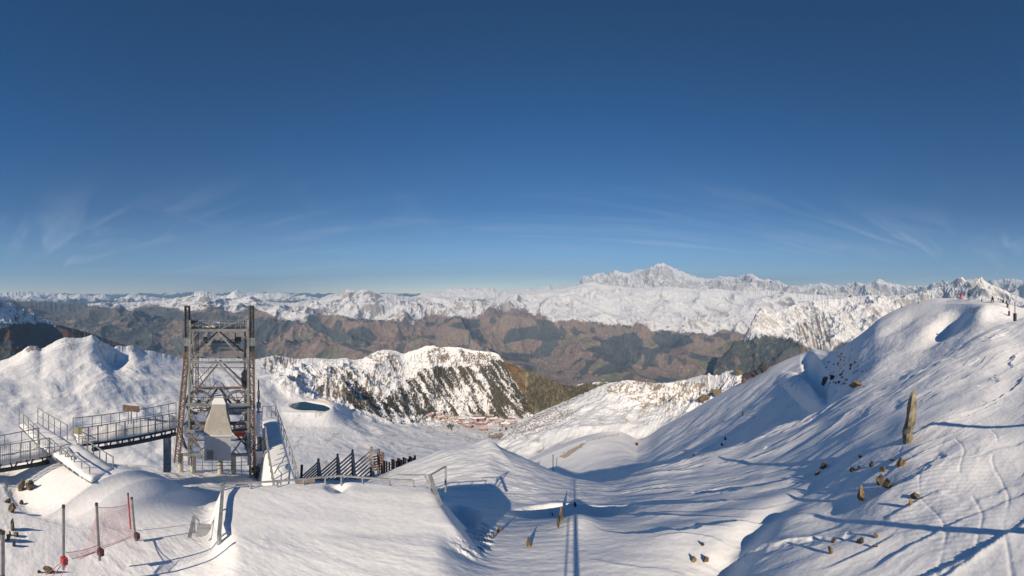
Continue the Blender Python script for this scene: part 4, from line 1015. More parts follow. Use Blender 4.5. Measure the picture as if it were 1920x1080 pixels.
def build_net_fence():
    pk = MATS['pink_net']; pg = MATS['pole_grey']; rd = MATS['red_plastic']
    G = 'poles of the red safety net'
    def pole(x, yt, yb, r, label, red=False, base=True, w=.062, xb=None):
        xb = xb if xb is not None else x
        t = empty('net_pole', P(xb, yb, r), label, 'pole', G)
        a, b = P(x, yt, r), P(xb, yb, r)
        MB().bar(a, b-Vector((0, 0, .3)), w, None, 10).build('shaft', rd if red else pg, t)
        MB().bar(a+Vector((0, 0, .03)), a-Vector((0, 0, .05)), w*1.15, None, 10).build('cap', MATS['dark_steel'], t)
        if base:
            MB().box(b+Vector((.06, 0, .12)), .13, .1, .26, .3).build('foot_sleeve', rd if x < 150 else MATS['dark_wood'], t)
        return a, b
    a1 = pole(119, 949, 1054, 6.3, 'grey pole at the near end of the red safety net with a red foot')
    a2 = pole(181, 945, 1038, 6.9, 'grey and pink pole in the middle of the red safety net', xb=187)
    a3 = pole(247, 934, 1008, 8.5, 'right hand pink pole of the red safety net with a dark foot', False, True, .06, 255)
    a4 = pole(240, 926, 980, 9.3, 'thin red pole just behind the right end of the safety net', True, False, .05, 245)
    a5 = pole(5, 998, 1090, 5.4, 'tall grey pole cut off at the bottom left corner of the view', w=.075)
    # net
    t = empty('safety_net', a2[1], 'sagging red safety net strung between the snow poles at lower left', 'safety net')
    def net(c00, c10, c11, c01, n, m, name, sag=0):
        mb = MB()
        def pt(f, g):
            p = c00.lerp(c10, f).lerp(c01.lerp(c11, f), g); p.z -= sag*4*f*(1-f)*(1-g*.5); return p
        for i in range(n+1):
            for j in range(m): mb.bar(pt(i/n, j/m), pt(i/n, (j+1)/m), .0036)
        for j in range(m+1):
            for i in range(n): mb.bar(pt(i/n, j/m), pt((i+1)/n, j/m), .0036 if j not in (0, m) else .014)
        mb.build(name, pk, t)
    net(P(184,951,6.9), P(243,945,8.6), P(252,1002,8.5), P(187,1026,6.9), 26, 18, 'net_panel', .06)
    net(P(180,968,6.85), P(183,968,6.9), P(187,1030,6.9), P(150,1048,6.4), 7, 16, 'net_panel')
    net(P(124,1036,6.3), P(184,1022,6.8), P(187,1030,6.85), P(135,1048,6.3), 22, 4, 'net_panel', .05)
    mb = MB()
    for (p, q) in ((P(122,1050,6.3), P(95,1085,5.6)), (P(128,1050,6.3), P(110,1090,5.7)), (P(118,1052,6.2), P(85,1078,5.7)), (P(187,1030,6.9), P(255,1004,8.5)), (P(135,1048,6.3), P(187,1034,6.8))):
        mb.bar(p, q, .014)
    mb.build('ropes', pk, t)

def thin_pole(x, yt, yb, label, r=None, w=None, m='pole_grey', group=None, pad=None, cat='pole', name='marker_pole', xt=None):
    g = ground(x, yb); rr = math.hypot(g.x, g.y) if r is None else r
    a = P(xt if xt is not None else x, yt, rr); b = g if r is None else P(x, yb, rr)
    w = w or max(.05, rr*.0009)
    t = empty(name, b, label, cat, group)
    MB().bar(a, b-Vector((0, 0, .4)), w, None, 8).build('shaft', MATS[m], t)
    if pad: MB().bar(b+Vector((0, 0, pad)), b+Vector((0, 0, .02)), w*4.2, None, 12).build('pad', MATS['dark_steel'] if True else 0, t)
    return t, a, b, rr

def person(x, yb, hpx, label, top, legs, pose='stand', r=None, face=0):
    g = ground(x, yb, ('piste',)); rr = math.hypot(g.x, g.y); b = g
    s = hpx*rad(K)*rr/1.78 if pose == 'stand' else 1.0
    bm = bmesh.new(); lay = bm.verts.layers.skin.verify() if False else None
    root = empty('person', b, label, 'person')
    if pose == 'stand':
        J = {'pel':(0,0,.95),'che':(0,.02,1.32),'neck':(0,.03,1.5),'head':(0,.05,1.68),'hl':(-.1,0,.9),'kl':(-.13,.05,.5),'fl':(-.14,-.02,.08),'hr':(.1,0,.9),'kr':(.14,.06,.5),'fr':(.17,0,.08),
             'sl':(-.2,0,1.43),'el':(-.33,.05,1.15),'wl':(-.36,.22,.98),'sr':(.2,0,1.43),'er':(.32,.06,1.15),'wr':(.33,.24,1.0),'tl':(-.15,.14,.05),'tr':(.18,.16,.05)}
    else:
        J = {'pel':(0,-.15,.62),'che':(0,.08,.95),'neck':(0,.16,1.12),'head':(0,.22,1.28),'hl':(-.1,-.12,.58),'kl':(-.16,.28,.55),'fl':(-.17,.05,.08),'hr':(.1,-.12,.58),'kr':(.2,.25,.5),'fr':(.22,.02,.08),
             'sl':(-.2,.08,1.05),'el':(-.33,.25,.82),'wl':(-.2,.48,.72),'sr':(.2,.08,1.05),'er':(.34,.24,.82),'wr':(.24,.48,.7),'tl':(-.17,.22,.05),'tr':(.24,.2,.05)}
    E = [('pel','che'),('che','neck'),('neck','head'),('pel','hl'),('hl','kl'),('kl','fl'),('fl','tl'),('pel','hr'),('hr','kr'),('kr','fr'),('fr','tr'),('che','sl'),('sl','el'),('el','wl'),('che','sr'),('sr','er'),('er','wr')]
    Rr = {'pel':.17,'che':.19,'neck':.075,'head':.115,'hl':.11,'kl':.085,'fl':.07,'hr':.11,'kr':.085,'fr':.07,'sl':.09,'el':.065,'wl':.05,'sr':.09,'er':.065,'wr':.05,'tl':.06,'tr':.06}
    ks = list(J); me = bpy.data.meshes.new('body')
    me.from_pydata([Vector(J[k])*s for k in ks], [(ks.index(a), ks.index(b_)) for a, b_ in E], [])
    o = bpy.data.objects.new('body', me); COL.objects.link(o)
    md = o.modifiers.new('Skin', 'SKIN')
    for k, v in zip(ks, me.skin_vertices[0].data if me.skin_vertices else []): pass
    if not me.skin_vertices:
        bm = bmesh.new(); bm.from_mesh(me); bm.verts.layers.skin.verify(); bm.to_mesh(me); bm.free()
    for k, v in zip(ks, me.skin_vertices[0].data): v.radius = (Rr[k]*s, Rr[k]*s*.85); v.use_root = (k == 'pel')
    sd = o.modifiers.new('Sub', 'SUBSURF'); sd.levels = 1; sd.render_levels = 1
    mm = mat('clothes_'+top[0], top[1], .7, 0, .1, 3); mm2 = mat('clothes_'+legs[0], legs[1], .7, 0, .1, 3)
    me.materials.append(mm)
    a = math.atan2(b.x, b.y)
    o.parent = root; root.rotation_euler = (0, 0, -a+face)
    # trousers slightly larger than the body legs
    tr = MB()
    for h_, k_, f_ in (('hl','kl','fl'),('hr','kr','fr')):
        tr.bar(Vector(J[h_])*s, Vector(J[k_])*s, .17*s, .21*s, 10); tr.bar(Vector(J[f_])*s, Vector(J[k_])*s, .16*s, .19*s, 10)
    t_ = tr.build('trousers', mm2); t_.parent = root
    hm = MB(); bmesh.ops.create_uvsphere(hm.bm, u_segments=14, v_segments=10, radius=.14*s, matrix=Matrix.Translation(Vector(J['head'])*s+Vector((0,0,.03))))
    h_ = hm.build('helmet', mat('helmet_'+top[0], top[2], .4, 0, .05, 3), None, True); h_.parent = root
    sk = MB()
    for d in (-.15, .17): sk.box(Vector((d*s, .1, .03)), .09, 1.65, .025)
    [setattr(o_, 'parent', root) for o_ in sk.pieces('ski', MATS['dark_steel'])]
    pl = MB()
    for w in ('wl', 'wr'): pl.bar(Vector(J[w])*s+Vector((0,0,.08)), Vector((J[w][0]*1.5*s, J[w][1]*s+.1, 0)), .03)
    [setattr(o_, 'parent', root) for o_ in pl.pieces('ski_pole', MATS['dark_steel'])]

def build_small_things():
    # people
    person(1801, 562, 14, 'skier in red suit standing on the summit piste', ('red', (.45,.03,.08), (.55,.15,.2)), ('darkred', (.35,.03,.07)))
    person(1817, 563, 14, 'skier in dark blue jacket and grey trousers standing on the summit piste', ('navy', (.03,.05,.13), (.05,.06,.08)), ('grey', (.20,.24,.30)))
    person(1861, 567, 12, 'skier dressed in black crouching near the right end of the piste', ('black', (.02,.012,.02), (.02,.012,.015)), ('black2', (.03,.03,.05)), 'crouch')
    G = 'marker poles along the summit piste'
    for x, yt, yb, lab in ((1690,544,575,'leftmost tall thin piste pole, first right of the small dark sign'),(1722,541,569,'second tall thin piste pole from the left on the summit ridge'),(1747,540,558,'third thin piste pole from the left on the summit ridge'),
                      (1806,537,560,'thin pole between the red skier and the blue skier'),(1841,536,558,'thin pole with a dark foot between the blue skier and the crouching skier'),(1860,541,556,'thin pole standing behind the crouching skier'),(1882,541,565,'thin pole right of the crouching skier')):
        thin_pole(x, yt, yb, lab, group=G, pad=.5 if x in (1690,1722,1841) else None, w=.07, m='pole_grey')
    G = 'padded poles of the fence at the right end of the piste'
    for x, yt, yb, xt, lab in ((1881,558,566,1881,'short dark padded post, leftmost by the right end of the piste'),(1887,560,568,1887,'second short dark padded post near the right end of the piste'),(1889,548,577,1898,'leaning dark pole with padded foot near the right edge'),(1892,575,592,1892,'thick padded post below the leaning pole'),(1903,566,602,1903,'straight thin pole with padded foot, rightmost by the snow bank')):
        t, a, b, rr = thin_pole(x, yt, yb, lab, group=G, xt=xt, w=.1, m='dark_steel', pad=.9 if yb > 575 else .7, name='padded_pole')
    # small sign
    t, a, b, rr = thin_pole(1673, 576, 588, 'small dark sign on a short post left of the summit piste', cat='sign', name='piste_sign')
    MB().box(a, .75, .08, .35, .5).build('board', MATS['dark_steel'], t); MB().box(a+Vector((0,0,-.45)), .6, .08, .22, .5).build('board', MATS['old_wood'], t)
    # snow lance / signpost
    t, a, b, rr = thin_pole(1578, 664, 710, 'brown signpost with dark arrow boards beside the ochre rock', r=None, w=.16, m='rusty_steel', cat='signpost', name='signpost')
    MB().box(a+Vector((0,0,.1)), .5, .3, .35, .2).build('lamp_head', MATS['dark_steel'], t)
    for dx, dz, L in ((-.55,-.55,.9),(.5,-.72,1.2)): MB().box(a+Vector((dx*.7,-dx*.7,dz)), L, .08, .22, rad(-55)).build('arrow_board', MATS['dark_steel'], t)
    # pylon on the piste below and pole
    t, a, b, rr = thin_pole(1018, 816, 843, 'slim brown lattice mast standing beside the groomed road', w=.35, m='rusty_steel', cat='mast', name='lattice_mast')
    MB().box(a+Vector((0,0,.2)), .6, .3, .4, 0).build('head', MATS['dark_steel'], t)
    for k in range(5): MB().box(a.lerp(b, .2+k*.17), .7, .3, .25, .2*k).build('collar', MATS['rusty_steel'], t)
    thin_pole(1037, 852, 882, 'dark pole at the edge of the shadow below the groomed road', r=135, w=.35, m='dark_steel')
    # net fences along the groomed road
    def net_line(name, pts, hpx, label, m='grey_net', n=14, group=None, wires=4):
        t = None; W = []
        for x, y in pts:
            g = ground(x, y, ('piste','hill')); rr = math.hypot(g.x, g.y); W.append((P(x, y, rr), hpx*rad(K)*rr))
        t = empty(name, W[0][0], label, 'fence', group)
        for a, h in W: MB().bar(a-Vector((0,0,.5)), a+Vector((0,0,h)), max(.10, h*.035)).build('post', MATS['old_wood'], t)
        mb = MB()
        for (a, h), (b, h2) in zip(W[:-1], W[1:]):
            for k in range(wires): 
                f = (k+1)/wires; mb.bar(a+Vector((0,0,h*f)), b+Vector((0,0,h2*f)), max(.03, h*.022))
            for k in range(12): p = a.lerp(b, k/12); mb.bar(p, p+Vector((0,0,h)), .022)
        mb.build('netting', MATS[m], t)
    net_line('net_fence', [(1100,829),(1112,826),(1124,824),(1136,820),(1148,819),(1160,817),(1176,814)], 6, 'low brown net fence on the upper bend of the groomed road')
    net_line('net_fence', [(1022,846),(1035,840),(1050,834),(1065,828),(1080,821),(1095,816)], 4, 'thin net fence along the far edge of the groomed road', 'pink_net')
    net_line('net_fence', [(1190,833),(1203,826),(1219,820),(1235,810),(1260,797),(1290,781)], 6, 'ochre net fence climbing the start of the sunlit ridge')
    net_line('net_fence', [(1425,706),(1443,695),(1455,687),(1468,679),(1482,672),(1495,665),(1508,660),(1521,655)], 8, 'red brown net fence along the top of the shadowed ridge', 'rusty_steel', wires=2)
    net_line('net_fence', [(1388,724),(1404,716),(1420,708)], 6, 'short fence among the boulders left of the ridge fence', 'pink_net', wires=3)
    # marker poles in the bowl
    G = 'tiny marker poles on the far snowfield'
    rn = random.Random(4)
    for i in range(7): pass
    # rocks
    L = 'near the left edge below the footbridge'
    rocks = [(42,905,16,26,'rock','large tan rock, upper left of the pair below the left footbridge'),(55,909,15,18,'rock','tan rock with a flat face, lower right of the pair below the left footbridge'),(14,938,11,8,'rock','small rock left of the other stones below the left footbridge'),(25,951,14,17,'rock','pointed rock in the middle of the left snow slope'),(39,942,10,8,'rock','small brown rock right of the pointed one on the left slope'),
             (23,982,11,20,'rock','tall rock at the top of the lower left cluster'),(31,1000,15,10,'rock','flat rock at the right of the lower left cluster'),(15,1008,9,9,'rock','small brown rock at the left of the lower left cluster'),(19,1000,7,7,'rock','tiny rock in the middle of the lower left cluster'),(26,1017,6,11,'rock','narrow lowest rock of the lower left cluster'),(2,1003,8,20,'rock','rock cut off by the left edge'),(92,1068,20,10,'rock','low grey rock at the bottom left beside the net ropes'),(73,1071,8,5,'rock','tiny reddish rock at the bottom left'),
             (991,1016,13,16,'ochre_rock','yellowish rock standing alone in the bottom centre snow'),(936,993,9,9,'rock','small rock at the edge of the centre hollow'),(925,1003,5,12,'rock','narrow rock sliver below the small centre rock'),(1051,965,9,24,'ochre_rock','tall narrow ochre rock left of the double pole shadow'),(1047,980,6,18,'ochre_rock','thin rock rib below the tall ochre rock'),(1036,963,4,6,'ochre_rock','small rock chip left of the tall ochre rock'),(1078,946,5,7,'dark_rock','small dark rock on the crest above the double pole shadow'),
             (1545,872,16,8,'rock','orange topped rock in the shadow left of the stone ridge'),(1532,886,12,8,'rock','lower end of the rock lying in the shadow left of the stone ridge'),
             (1615,926,14,28,'ochre_rock','tall ochre rock below the stone ridge'),(1651,900,13,17,'rock','left brown boulder below the standing stone'),(1664,906,17,17,'rock','right brown boulder below the standing stone'),(1657,878,12,8,'rock','flat rock above the two brown boulders'),(1689,866,15,14,'ochre_rock','ochre boulder right of and below the standing stone'),(1672,861,8,5,'rock','small flat rock left of the ochre boulder'),
             (1633,871,10,11,'dark_rock','dark green rock in the shadow left of the boulders'),(1598,879,11,8,'dark_rock','black rock, left of the pair in the shadow'),(1609,877,6,8,'dark_rock','black rock, right of the pair in the shadow'),(1612,855,6,7,'dark_rock','small black rock above the pair in the shadow'),
             (1707,943,7,12,'ochre_rock','small upright orange rock at lower right'),(1717,928,17,9,'rock','flat brown rock casting a shadow at lower right'),(1613,1013,14,10,'dark_rock','dark rock above the bottom edge at right'),(1642,1003,9,9,'rock','small brown rock right of the dark one near the bottom'),(1558,1031,10,18,'ochre_rock','upright ochre rock near the bottom with a pointed shadow'),(1563,1012,7,9,'dark_rock','small dark rock above the upright ochre one near the bottom'),
             (1301,1047,8,10,'ochre_rock','ochre rock, left of the three at the bottom shadow edge'),(1318,1019,6,6,'dark_rock','dark rock, upper of the three at the bottom shadow edge'),(1324,1048,9,12,'rock','rock, right of the three at the bottom shadow edge'),(1642,1023,8,5,'rock','tiny flat brown rock near the bottom right'),
             (1605,719,30,12,'ochre_rock','large ochre rock on the slope beside the signpost'),(1547,713,16,12,'rock','brown boulder left of the signpost'),(1560,706,14,8,'dark_rock','dark boulder between the brown boulder and the signpost'),(1595,684,7,6,'rock','small rock above the large ochre rock'),(1604,677,6,5,'rock','small reddish rock uphill of the large ochre rock'),(1573,716,7,5,'rock','small rock under the signpost'),
             (1385,697,16,9,'rock','rounded boulder, leftmost on the skyline by the ridge fence'),(1402,704,16,12,'dark_rock','dark boulder on the skyline left of the ridge fence'),(1414,697,14,12,'dark_rock','second dark boulder on the skyline left of the ridge fence'),(1432,691,14,12,'dark_rock','boulder touching the start of the ridge fence'),(1395,713,14,9,'rock','brown boulder just below the skyline boulders'),
             (1345,733,18,13,'rock','brown boulder below the sunlit ridge line'),(1320,744,20,14,'rock','big brown boulder on the hillside left of the sunlit ridge'),(1827,584,5,4,'ochre_rock','small ochre rock at the edge of the summit hollow'),(1194,832,6,6,'dark_rock','small dark rock at the foot of the ochre net fence'),
             (1393,775,4,8,'dark_rock','black stone high in the shadowed gully'),(1360,822,4,6,'dark_rock','black stone in the middle of the shadowed gully'),(1301,853,5,6,'dark_rock','black stone low in the shadowed gully'),(1353,833,4,5,'dark_rock','small black stone beside the lower gully edge')]
    for i, (x, y, w, h, m, lab) in enumerate(rocks):
        make_rock('rock', x, y, w, h, m, lab, 'rocks poking through the snow', seed=i)
    rn = random.Random(12)
    for i in range(46):   # scatter of stones on the stony slope
        x = rn.uniform(1540, 1625); y = rn.uniform(655, 735)
        if not (y > 660+(1625-x)*.25 and y < 740-(x-1540)*.3): continue
        make_rock('stone', x, y, rn.uniform(2.5, 5), rn.uniform(2, 4), rn.choice(['rock','dark_rock','rock']), 'small brown stone scattered on the stony slope around the signpost', 'small stones around the signpost', ('piste',), seed=100+i)
    # standing stone
    g = P(1702, 832, 0); h = hit(1702, 829, ('near',)); b = h[0]; rr = math.hypot(b.x, b.y)
    prof = [(834,1702,11),(826,1702,11),(810,1703,11),(790,1706,11.5),(770,1709,10),(752,1711.5,8.5),(740,1713,6),(734,1714,4),(731,1714.5,1.5)]
    bm = bmesh.new(); rings = []
    a = rad((1706-960)*K); u = Vector((math.cos(a), -math.sin(a), 0)); w = Vector((math.sin(a), math.cos(a), 0)); pr = rad(K)*rr
    from mathutils import noise
    prof2 = []
    for i in range(len(prof)-1):
        for k in range(4):
            f = k/4; prof2.append(tuple(prof[i][j]*(1-f)+prof[i+1][j]*f for j in range(3)))
    prof2.append(prof[-1])
    for (y, x, hw) in prof2:
        z = P(x, y, rr).z; ring = []
        for k in range(14):
            q = 2*math.pi*k/14; cx, cy = math.cos(q), math.sin(q)
            sc = 1/max(abs(cx)*1.0+abs(cy)*.55, .75)
            p = Vector((0,0,z))+w*rr+u*((x-1706)*pr)+u*(cx*hw*.85*pr*sc)+w*(cy*hw*pr*.7*sc)
            p += (u*cx+w*cy)*.11*noise.noise(Vector((cx*1.2, cy*1.2, z*1.6)))+(u*cx+w*cy)*.05*noise.noise(Vector((cx*3, cy*3, z*5)))
            ring.append(bm.verts.new(p))
        rings.append(ring)
    for i in range(len(rings)-1):
        for k in range(14): bm.faces.new((rings[i][k], rings[i][(k+1) % 14], rings[i+1][(k+1) % 14], rings[i+1][k]))
    bm.faces.new(rings[-1]); bm.faces.new(rings[0][::-1])
    x = MB(); x.bm.free(); x.bm = bm; o = x.build('standing_stone', MATS['standing_rock'], None, False, Vector((w*rr).to_tuple()[:2]+(b.z,)))
    tag(o, 'tall pointed standing stone leaning slightly on the right slope', 'standing stone')

def build_masts():
    # the camera's own double pole and two masts out of view whose shadows cross the snow
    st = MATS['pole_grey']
    t = empty('camera_mast', (0, 0, -7), 'double pole under the viewpoint, its shadow falls down the middle of the snow', 'mast')
    MB().bar(Vector((.02,-.22,-7.4)), Vector((.02,-.22,-.15)), .13, None, 12).build('pole', st, t)
    MB().bar(Vector((-.20,-.18,-7.4)), Vector((-.20,-.18,.1)), .05, None, 12).build('pole', st, t)
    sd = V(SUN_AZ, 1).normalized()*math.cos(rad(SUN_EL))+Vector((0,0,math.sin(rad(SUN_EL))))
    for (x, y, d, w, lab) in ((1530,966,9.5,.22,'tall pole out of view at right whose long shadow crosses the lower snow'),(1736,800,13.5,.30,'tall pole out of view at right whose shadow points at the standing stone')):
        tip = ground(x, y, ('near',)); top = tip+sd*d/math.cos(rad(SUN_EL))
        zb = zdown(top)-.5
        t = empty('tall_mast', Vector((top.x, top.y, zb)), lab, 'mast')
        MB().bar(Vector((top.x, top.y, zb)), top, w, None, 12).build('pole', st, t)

def build_village(zl):
    rn = random.Random(21)
    base = {}
    def house(x, y, wpx, dpx, hpx, rot, pale, label, group):
        h = hit(x, y, ('bowl',))
        if not h: return
        g = h[0]; pr = rad(K)*g.length; W, D, H = wpx*pr*1.15, dpx*pr*1.25, hpx*pr*1.35
        key = (round(W), round(D), pale)
        t = empty('chalet', g-Vector((0,0,3)), label, 'chalet', group); t.rotation_euler = (0, 0, rot)
        m = MB(); m.box(Vector((0,0,H/2)), W, D, H+6); o = m.build('wall', MATS['chalet_wall_pale' if pale else 'chalet_wall']); o.parent = t
        r = MB(); z0 = H+3.05; e = 1.5
        pts = [(-W/2-e,-D/2-e,z0),(W/2+e,-D/2-e,z0),(W/2+e,D/2+e,z0),(-W/2-e,D/2+e,z0),(-W/2-e,0,z0+D*.3),(W/2+e,0,z0+D*.3)]
        r.poly([Vector(p) for p in pts], [(0,1,5,4),(2,3,4,5),(0,4,3),(1,2,5),(0,3,2,1)]); o = r.build('roof', MATS['chalet_roof'] if not rn.random() < .3 else MATS['snow_patch']); o.parent = t
    for i in range(14):
        x = 868+rn.uniform(0, 90); y = 783+rn.uniform(0, 22)
    G1 = 'large apartment chalets in the valley village'; G2 = 'small chalets in the valley village'
    for (x, y, w, d, h, rt) in ((898,788,16,5,3.5,.2),(918,782,14,5,3,-.3),(925,788,12,5,3,.5),(902,797,18,5,4,.05),(885,794,13,5,3.5,.4),(878,801,11,5,3.5,-.2),(912,795,10,4,4,.3),(905,807,13,4,3,.05),(888,788,11,4,3,-.5),(872,796,12,5,3,.6),(935,793,12,5,3,.2),(948,797,13,5,2.5,-.1),(960,795,10,4,2.5,.3),(866,788,10,4,3,.1),(895,782,12,4,3,.1)):
        house(x, y, w, d, h, rt, False, 'long red brown apartment chalet in the core of the valley village', G1)
    for i in range(58):
        f = rn.random(); x = 806+f*80; y = 777+f*12+rn.uniform(-4, 13)*(.4+.6*f)
        house(x, y, rn.uniform(3, 5.5), rn.uniform(2.5, 4), rn.uniform(1.6, 2.8), rn.uniform(-1, 1), rn.random() < .5, 'small pink brown chalet in the left half of the valley village', G2)
    for i in range(18):
        x = 925+rn.random()*48; y = 785+rn.random()*14
        house(x, y, rn.uniform(4, 7), rn.uniform(2.5, 4), rn.uniform(1.6, 2.8), rn.uniform(-.6, .6), rn.random() < .3, 'small red roofed chalet at the right end of the valley village', 'small chalets right of the village core')
    # conifers: isolated ones as things
    def tree_mesh(mb, p, H, r):
        for k in range(3):
            z = H*(.12+.27*k); rr = r*(1-.28*k)
            bmesh.ops.create_cone(mb.bm, cap_ends=False, segments=6, radius1=rr, radius2=rr*.08, depth=H*.42, matrix=Matrix.Translation(p+Vector((0,0,z+H*.21))) @ Matrix.Rotation(rn.random()*3, 4, 'Z'))
    proto = None
    for i in range(60):
        if i < 34: x = rn.uniform(750, 800); y = 776+rn.uniform(0, 20)-(x-750)*.05
        elif i < 46: x = rn.uniform(838, 850); y = rn.uniform(797, 806)
        else: x = rn.uniform(935, 972); y = rn.uniform(795, 812)
        h = hit(x, y, ('bowl',))
        if not h: continue
        H = rn.uniform(13, 22)
        if proto is None:
            t = empty('pine_tree', h[0], '', 'tree'); mb = MB(); tree_mesh(mb, Vector(), 18, 4); c = mb.build('crown', MATS['pine_foliage']); c.parent = t
            b = MB().bar(Vector((0,0,-2)), Vector((0,0,6)), .8, None, 6).build('trunk', MATS['bark']); b.parent = t; proto = (t, c, b)
        else:
            t = proto[0].copy(); COL.objects.link(t)
            for ch in proto[1:]: q = ch.copy(); COL.objects.link(q); q.parent = t
            t.location = h[0]
        s = H/18; t.scale = (s, s, s); t.rotation_euler = (0, 0, rn.random()*6)
        if i < 34: lb, gr = 'dark pine tree in the loose group left of the valley village', 'pines left of the village'
        elif i < 46: lb, gr = 'dark pine tree between the chalets at the lower edge of the village', 'pines below the village'
        else: lb, gr = 'pine tree at the right end of the village below the hillside', 'pines right of the village'
        tag(t, lb, 'tree', gr)
    # wood on the ridge: one mass
    mb = []
    vs = []; fs = []
    polys = [[(645,705),(660,690),(672,720),(705,742),(752,775),(735,792),(700,775),(660,765),(645,745)],
             [(722,748),(770,708),(805,690),(850,688),(900,692),(935,676),(960,694),(1005,745),(1000,770),(960,782),(900,780),(830,778),(780,778),(740,782)], [(985,700),(1040,712),(1120,722),(1110,740),(1040,768),(1000,765)]]
    cnt = 0
    for k, pl in enumerate(polys):
        xa, xb = min(p[0] for p in pl), max(p[0] for p in pl); ya, yb = min(p[1] for p in pl), max(p[1] for p in pl)
        N = (1500, 5200, 1300)[k]
        X = np.array([rn.uniform(xa, xb) for _ in range(N)]); Y = np.array([rn.uniform(ya, yb) for _ in range(N)])
        ok = inpoly(X, Y, pl); st = fbm((X-Y*.62)/13, (Y+.3*X)/75, 4, 451)
        for x, y, o_, s_ in zip(X, Y, ok, st):
            if not o_: continue
            if k == 1 and s_ < -.08 and rn.random() < .93: continue
            if k == 0 and s_ < -.2: continue
            h = hit(float(x), float(y), ('bowl',))
            if not h: continue
            p = h[0]; H = rn.uniform(7, 15); r = H*.22; n0 = len(vs)
            for q in range(5): vs.append((p.x+r*math.cos(q*1.257), p.y+r*math.sin(q*1.257), p.z+H*.05))
            vs.append((p.x, p.y, p.z+H)); 
            for q in range(5): fs.append((n0+q, n0+(q+1) % 5, n0+5))
    me = bpy.data.meshes.new('ridge_forest'); me.from_pydata(vs, [], fs); me.materials.append(MATS['pine_foliage'])
    o = bpy.data.objects.new('ridge_forest', me); COL.objects.link(o); o['kind'] = 'stuff'; tag(o, 'sparse dark conifer wood running in streaks down the snowy ridge', 'forest')

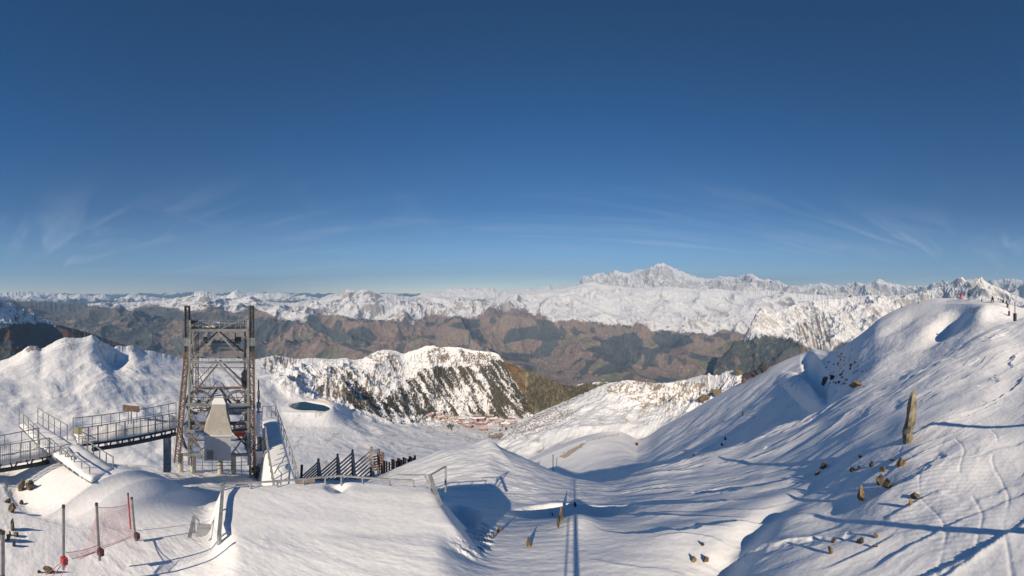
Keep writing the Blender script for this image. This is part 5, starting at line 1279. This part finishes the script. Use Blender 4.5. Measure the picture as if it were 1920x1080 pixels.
# ------------------------------------------------------------------ world, sun, camera
def build_light():
    w = bpy.data.worlds.new('World'); S.world = w; w.use_nodes = True; nt = w.node_tree; N = nt.nodes; L = nt.links
    bg = N['Background']; sky = N.new('ShaderNodeTexSky'); sky.sky_type = 'NISHITA'; sky.sun_disc = False
    sky.sun_elevation = rad(SUN_EL); sky.sun_rotation = rad(SUN_AZ); sky.altitude = 2700; sky.air_density = 1.0; sky.dust_density = .35; sky.ozone_density = 2.0
    bg.inputs['Strength'].default_value = .097
    # thin cirrus in the sky itself
    tc = N.new('ShaderNodeTexCoord'); sep = N.new('ShaderNodeSeparateXYZ'); L.new(tc.outputs['Generated'], sep.inputs[0])
    def math_(op, a, b=None, c=None):
        m = N.new('ShaderNodeMath'); m.operation = op
        for i, v in enumerate((a, b, c)):
            if v is None: continue
            if isinstance(v, (int, float)): m.inputs[i].default_value = v
            else: L.new(v, m.inputs[i])
        return m.outputs[0]
    zc = math_('MAXIMUM', sep.outputs['Z'], .03)
    zz = math_('ADD', zc, .05)
    cx = math_('DIVIDE', sep.outputs['X'], zz); cy = math_('DIVIDE', sep.outputs['Y'], zz)
    cmb = N.new('ShaderNodeCombineXYZ'); L.new(cx, cmb.inputs[0]); L.new(cy, cmb.inputs[1])
    def cloud(scale, rot, sy, lo, hi, seed, det=7, dist=1.2):
        mp = N.new('ShaderNodeMapping'); mp.inputs['Rotation'].default_value = (0, 0, rot); mp.inputs['Scale'].default_value = (scale, scale*sy, 1); mp.inputs['Location'].default_value = (seed, seed*.7, 0)
        L.new(cmb.outputs[0], mp.inputs['Vector'])
        nz = N.new('ShaderNodeTexNoise'); nz.inputs['Scale'].default_value = 1; nz.inputs['Detail'].default_value = det; nz.inputs['Roughness'].default_value = .55; nz.inputs['Distortion'].default_value = dist
        L.new(mp.outputs[0], nz.inputs['Vector'])
        mr = N.new('ShaderNodeMapRange'); mr.inputs['From Min'].default_value = lo; mr.inputs['From Max'].default_value = hi; mr.interpolation_type = 'SMOOTHSTEP'
        L.new(nz.outputs['Fac'], mr.inputs['Value']); return mr.outputs['Result']
    c1 = cloud(.34, .25, 5.5, .44, .76, 3.1); c2 = cloud(.10, .3, 2.0, .40, .60, 11.7, 4, .4)
    c3 = cloud(.9, -.4, .35, .55, .8, 7.7)
    lowm = N.new('ShaderNodeMapRange'); lowm.inputs['From Min'].default_value = .42; lowm.inputs['From Max'].default_value = .08; lowm.interpolation_type = 'SMOOTHSTEP'; L.new(sep.outputs['Z'], lowm.inputs['Value'])
    f = math_('MULTIPLY', c1, c2); f = math_('ADD', f, math_('MULTIPLY', math_('MULTIPLY', c3, c2), .35))
    f = math_('MULTIPLY', f, lowm.outputs['Result']); f = math_('MULTIPLY', f, .42); f = math_('MINIMUM', f, .6)
    mx = N.new('ShaderNodeMix'); mx.data_type = 'RGBA'; L.new(f, mx.inputs['Factor']); rp = N.new('ShaderNodeValToRGB'); L.new(sep.outputs['Z'], rp.inputs['Fac'])
    e = rp.color_ramp.elements; e[0].position = 0; e[0].color = (1.6,1.42,1.18,1); e[1].position = .78; e[1].color = (.0,.40,.68,1)
    for p_, c_ in ((.09,(.62,.80,.86)),(.26,(.20,.50,.72)),(.48,(.05,.46,.78))): q_ = e.new(p_); q_.color = (*c_, 1)
    tn = N.new('ShaderNodeMix'); tn.data_type = 'RGBA'; tn.blend_type = 'MULTIPLY'; tn.inputs['Factor'].default_value = 1
    L.new(sky.outputs['Color'], tn.inputs[6]); L.new(rp.outputs['Color'], tn.inputs[7]); L.new(tn.outputs[2], mx.inputs[6]); mx.inputs[7].default_value = (6.2, 6.6, 7.4, 1)
    L.new(mx.outputs[2], bg.inputs['Color'])
    s = bpy.data.lights.new('sun', 'SUN'); s.energy = 5.0; s.angle = rad(.5); s.color = (1, .845, .64)
    o = bpy.data.objects.new('sun', s); COL.objects.link(o)
    d = V(SUN_AZ, 1).normalized()*math.cos(rad(SUN_EL))+Vector((0,0,math.sin(rad(SUN_EL))))
    o.rotation_euler = d.to_track_quat('Z', 'Y').to_euler()
    c = bpy.data.cameras.new('camera'); c.type = 'PANO'
    for tgt in (c, getattr(c, 'cycles', None)):
        if tgt is None: continue
        try:
            tgt.panorama_type = 'EQUIRECTANGULAR'
            tgt.latitude_max = rad(Y0*K); tgt.latitude_min = rad((Y0-1080)*K); tgt.longitude_min = rad(-90); tgt.longitude_max = rad(90)
            print('pano set on', tgt)
        except Exception as e: print('pano', e)
    c.clip_start = .05; c.clip_end = 300000
    oc = bpy.data.objects.new('camera', c); oc.rotation_euler = (rad(90), 0, 0); COL.objects.link(oc); S.camera = oc
    S.view_settings.view_transform = 'Standard'; S.view_settings.look = 'None'; S.view_settings.exposure = .26; S.view_settings.gamma = 1
    S.cycles.max_bounces = 6; S.cycles.volume_bounces = 0
def build_haze():
    bm = bmesh.new(); bmesh.ops.create_cube(bm, size=1, matrix=Matrix.Translation((0, 17500, 250)) @ Matrix.Diagonal((116000, 78000, 7300, 1)))
    me = bpy.data.meshes.new('haze'); bm.to_mesh(me); bm.free()
    m = bpy.data.materials.new('haze'); m.use_nodes = True; N = m.node_tree.nodes; N.clear()
    out = N.new('ShaderNodeOutputMaterial'); v = N.new('ShaderNodeVolumePrincipled'); v.inputs['Color'].default_value = (.36,.62,1,1); v.inputs['Density'].default_value = HAZE
    v.inputs['Anisotropy'].default_value = 0
    m.node_tree.links.new(v.outputs[0], out.inputs['Volume']); me.materials.append(m)
    o = bpy.data.objects.new('haze', me); o['kind'] = 'stuff'; COL.objects.link(o); tag(o, 'pale blue air haze over the far valleys', 'haze')

HAZE = 2.7e-5
make_mats()
build_far(); build_mid(); build_right_peak(); build_left_slope()
zl = build_bowl(); build_hill_right(); build_piste(); build_near()
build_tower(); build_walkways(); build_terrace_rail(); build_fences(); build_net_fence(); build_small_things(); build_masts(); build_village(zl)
build_light()
if HAZE: build_haze()
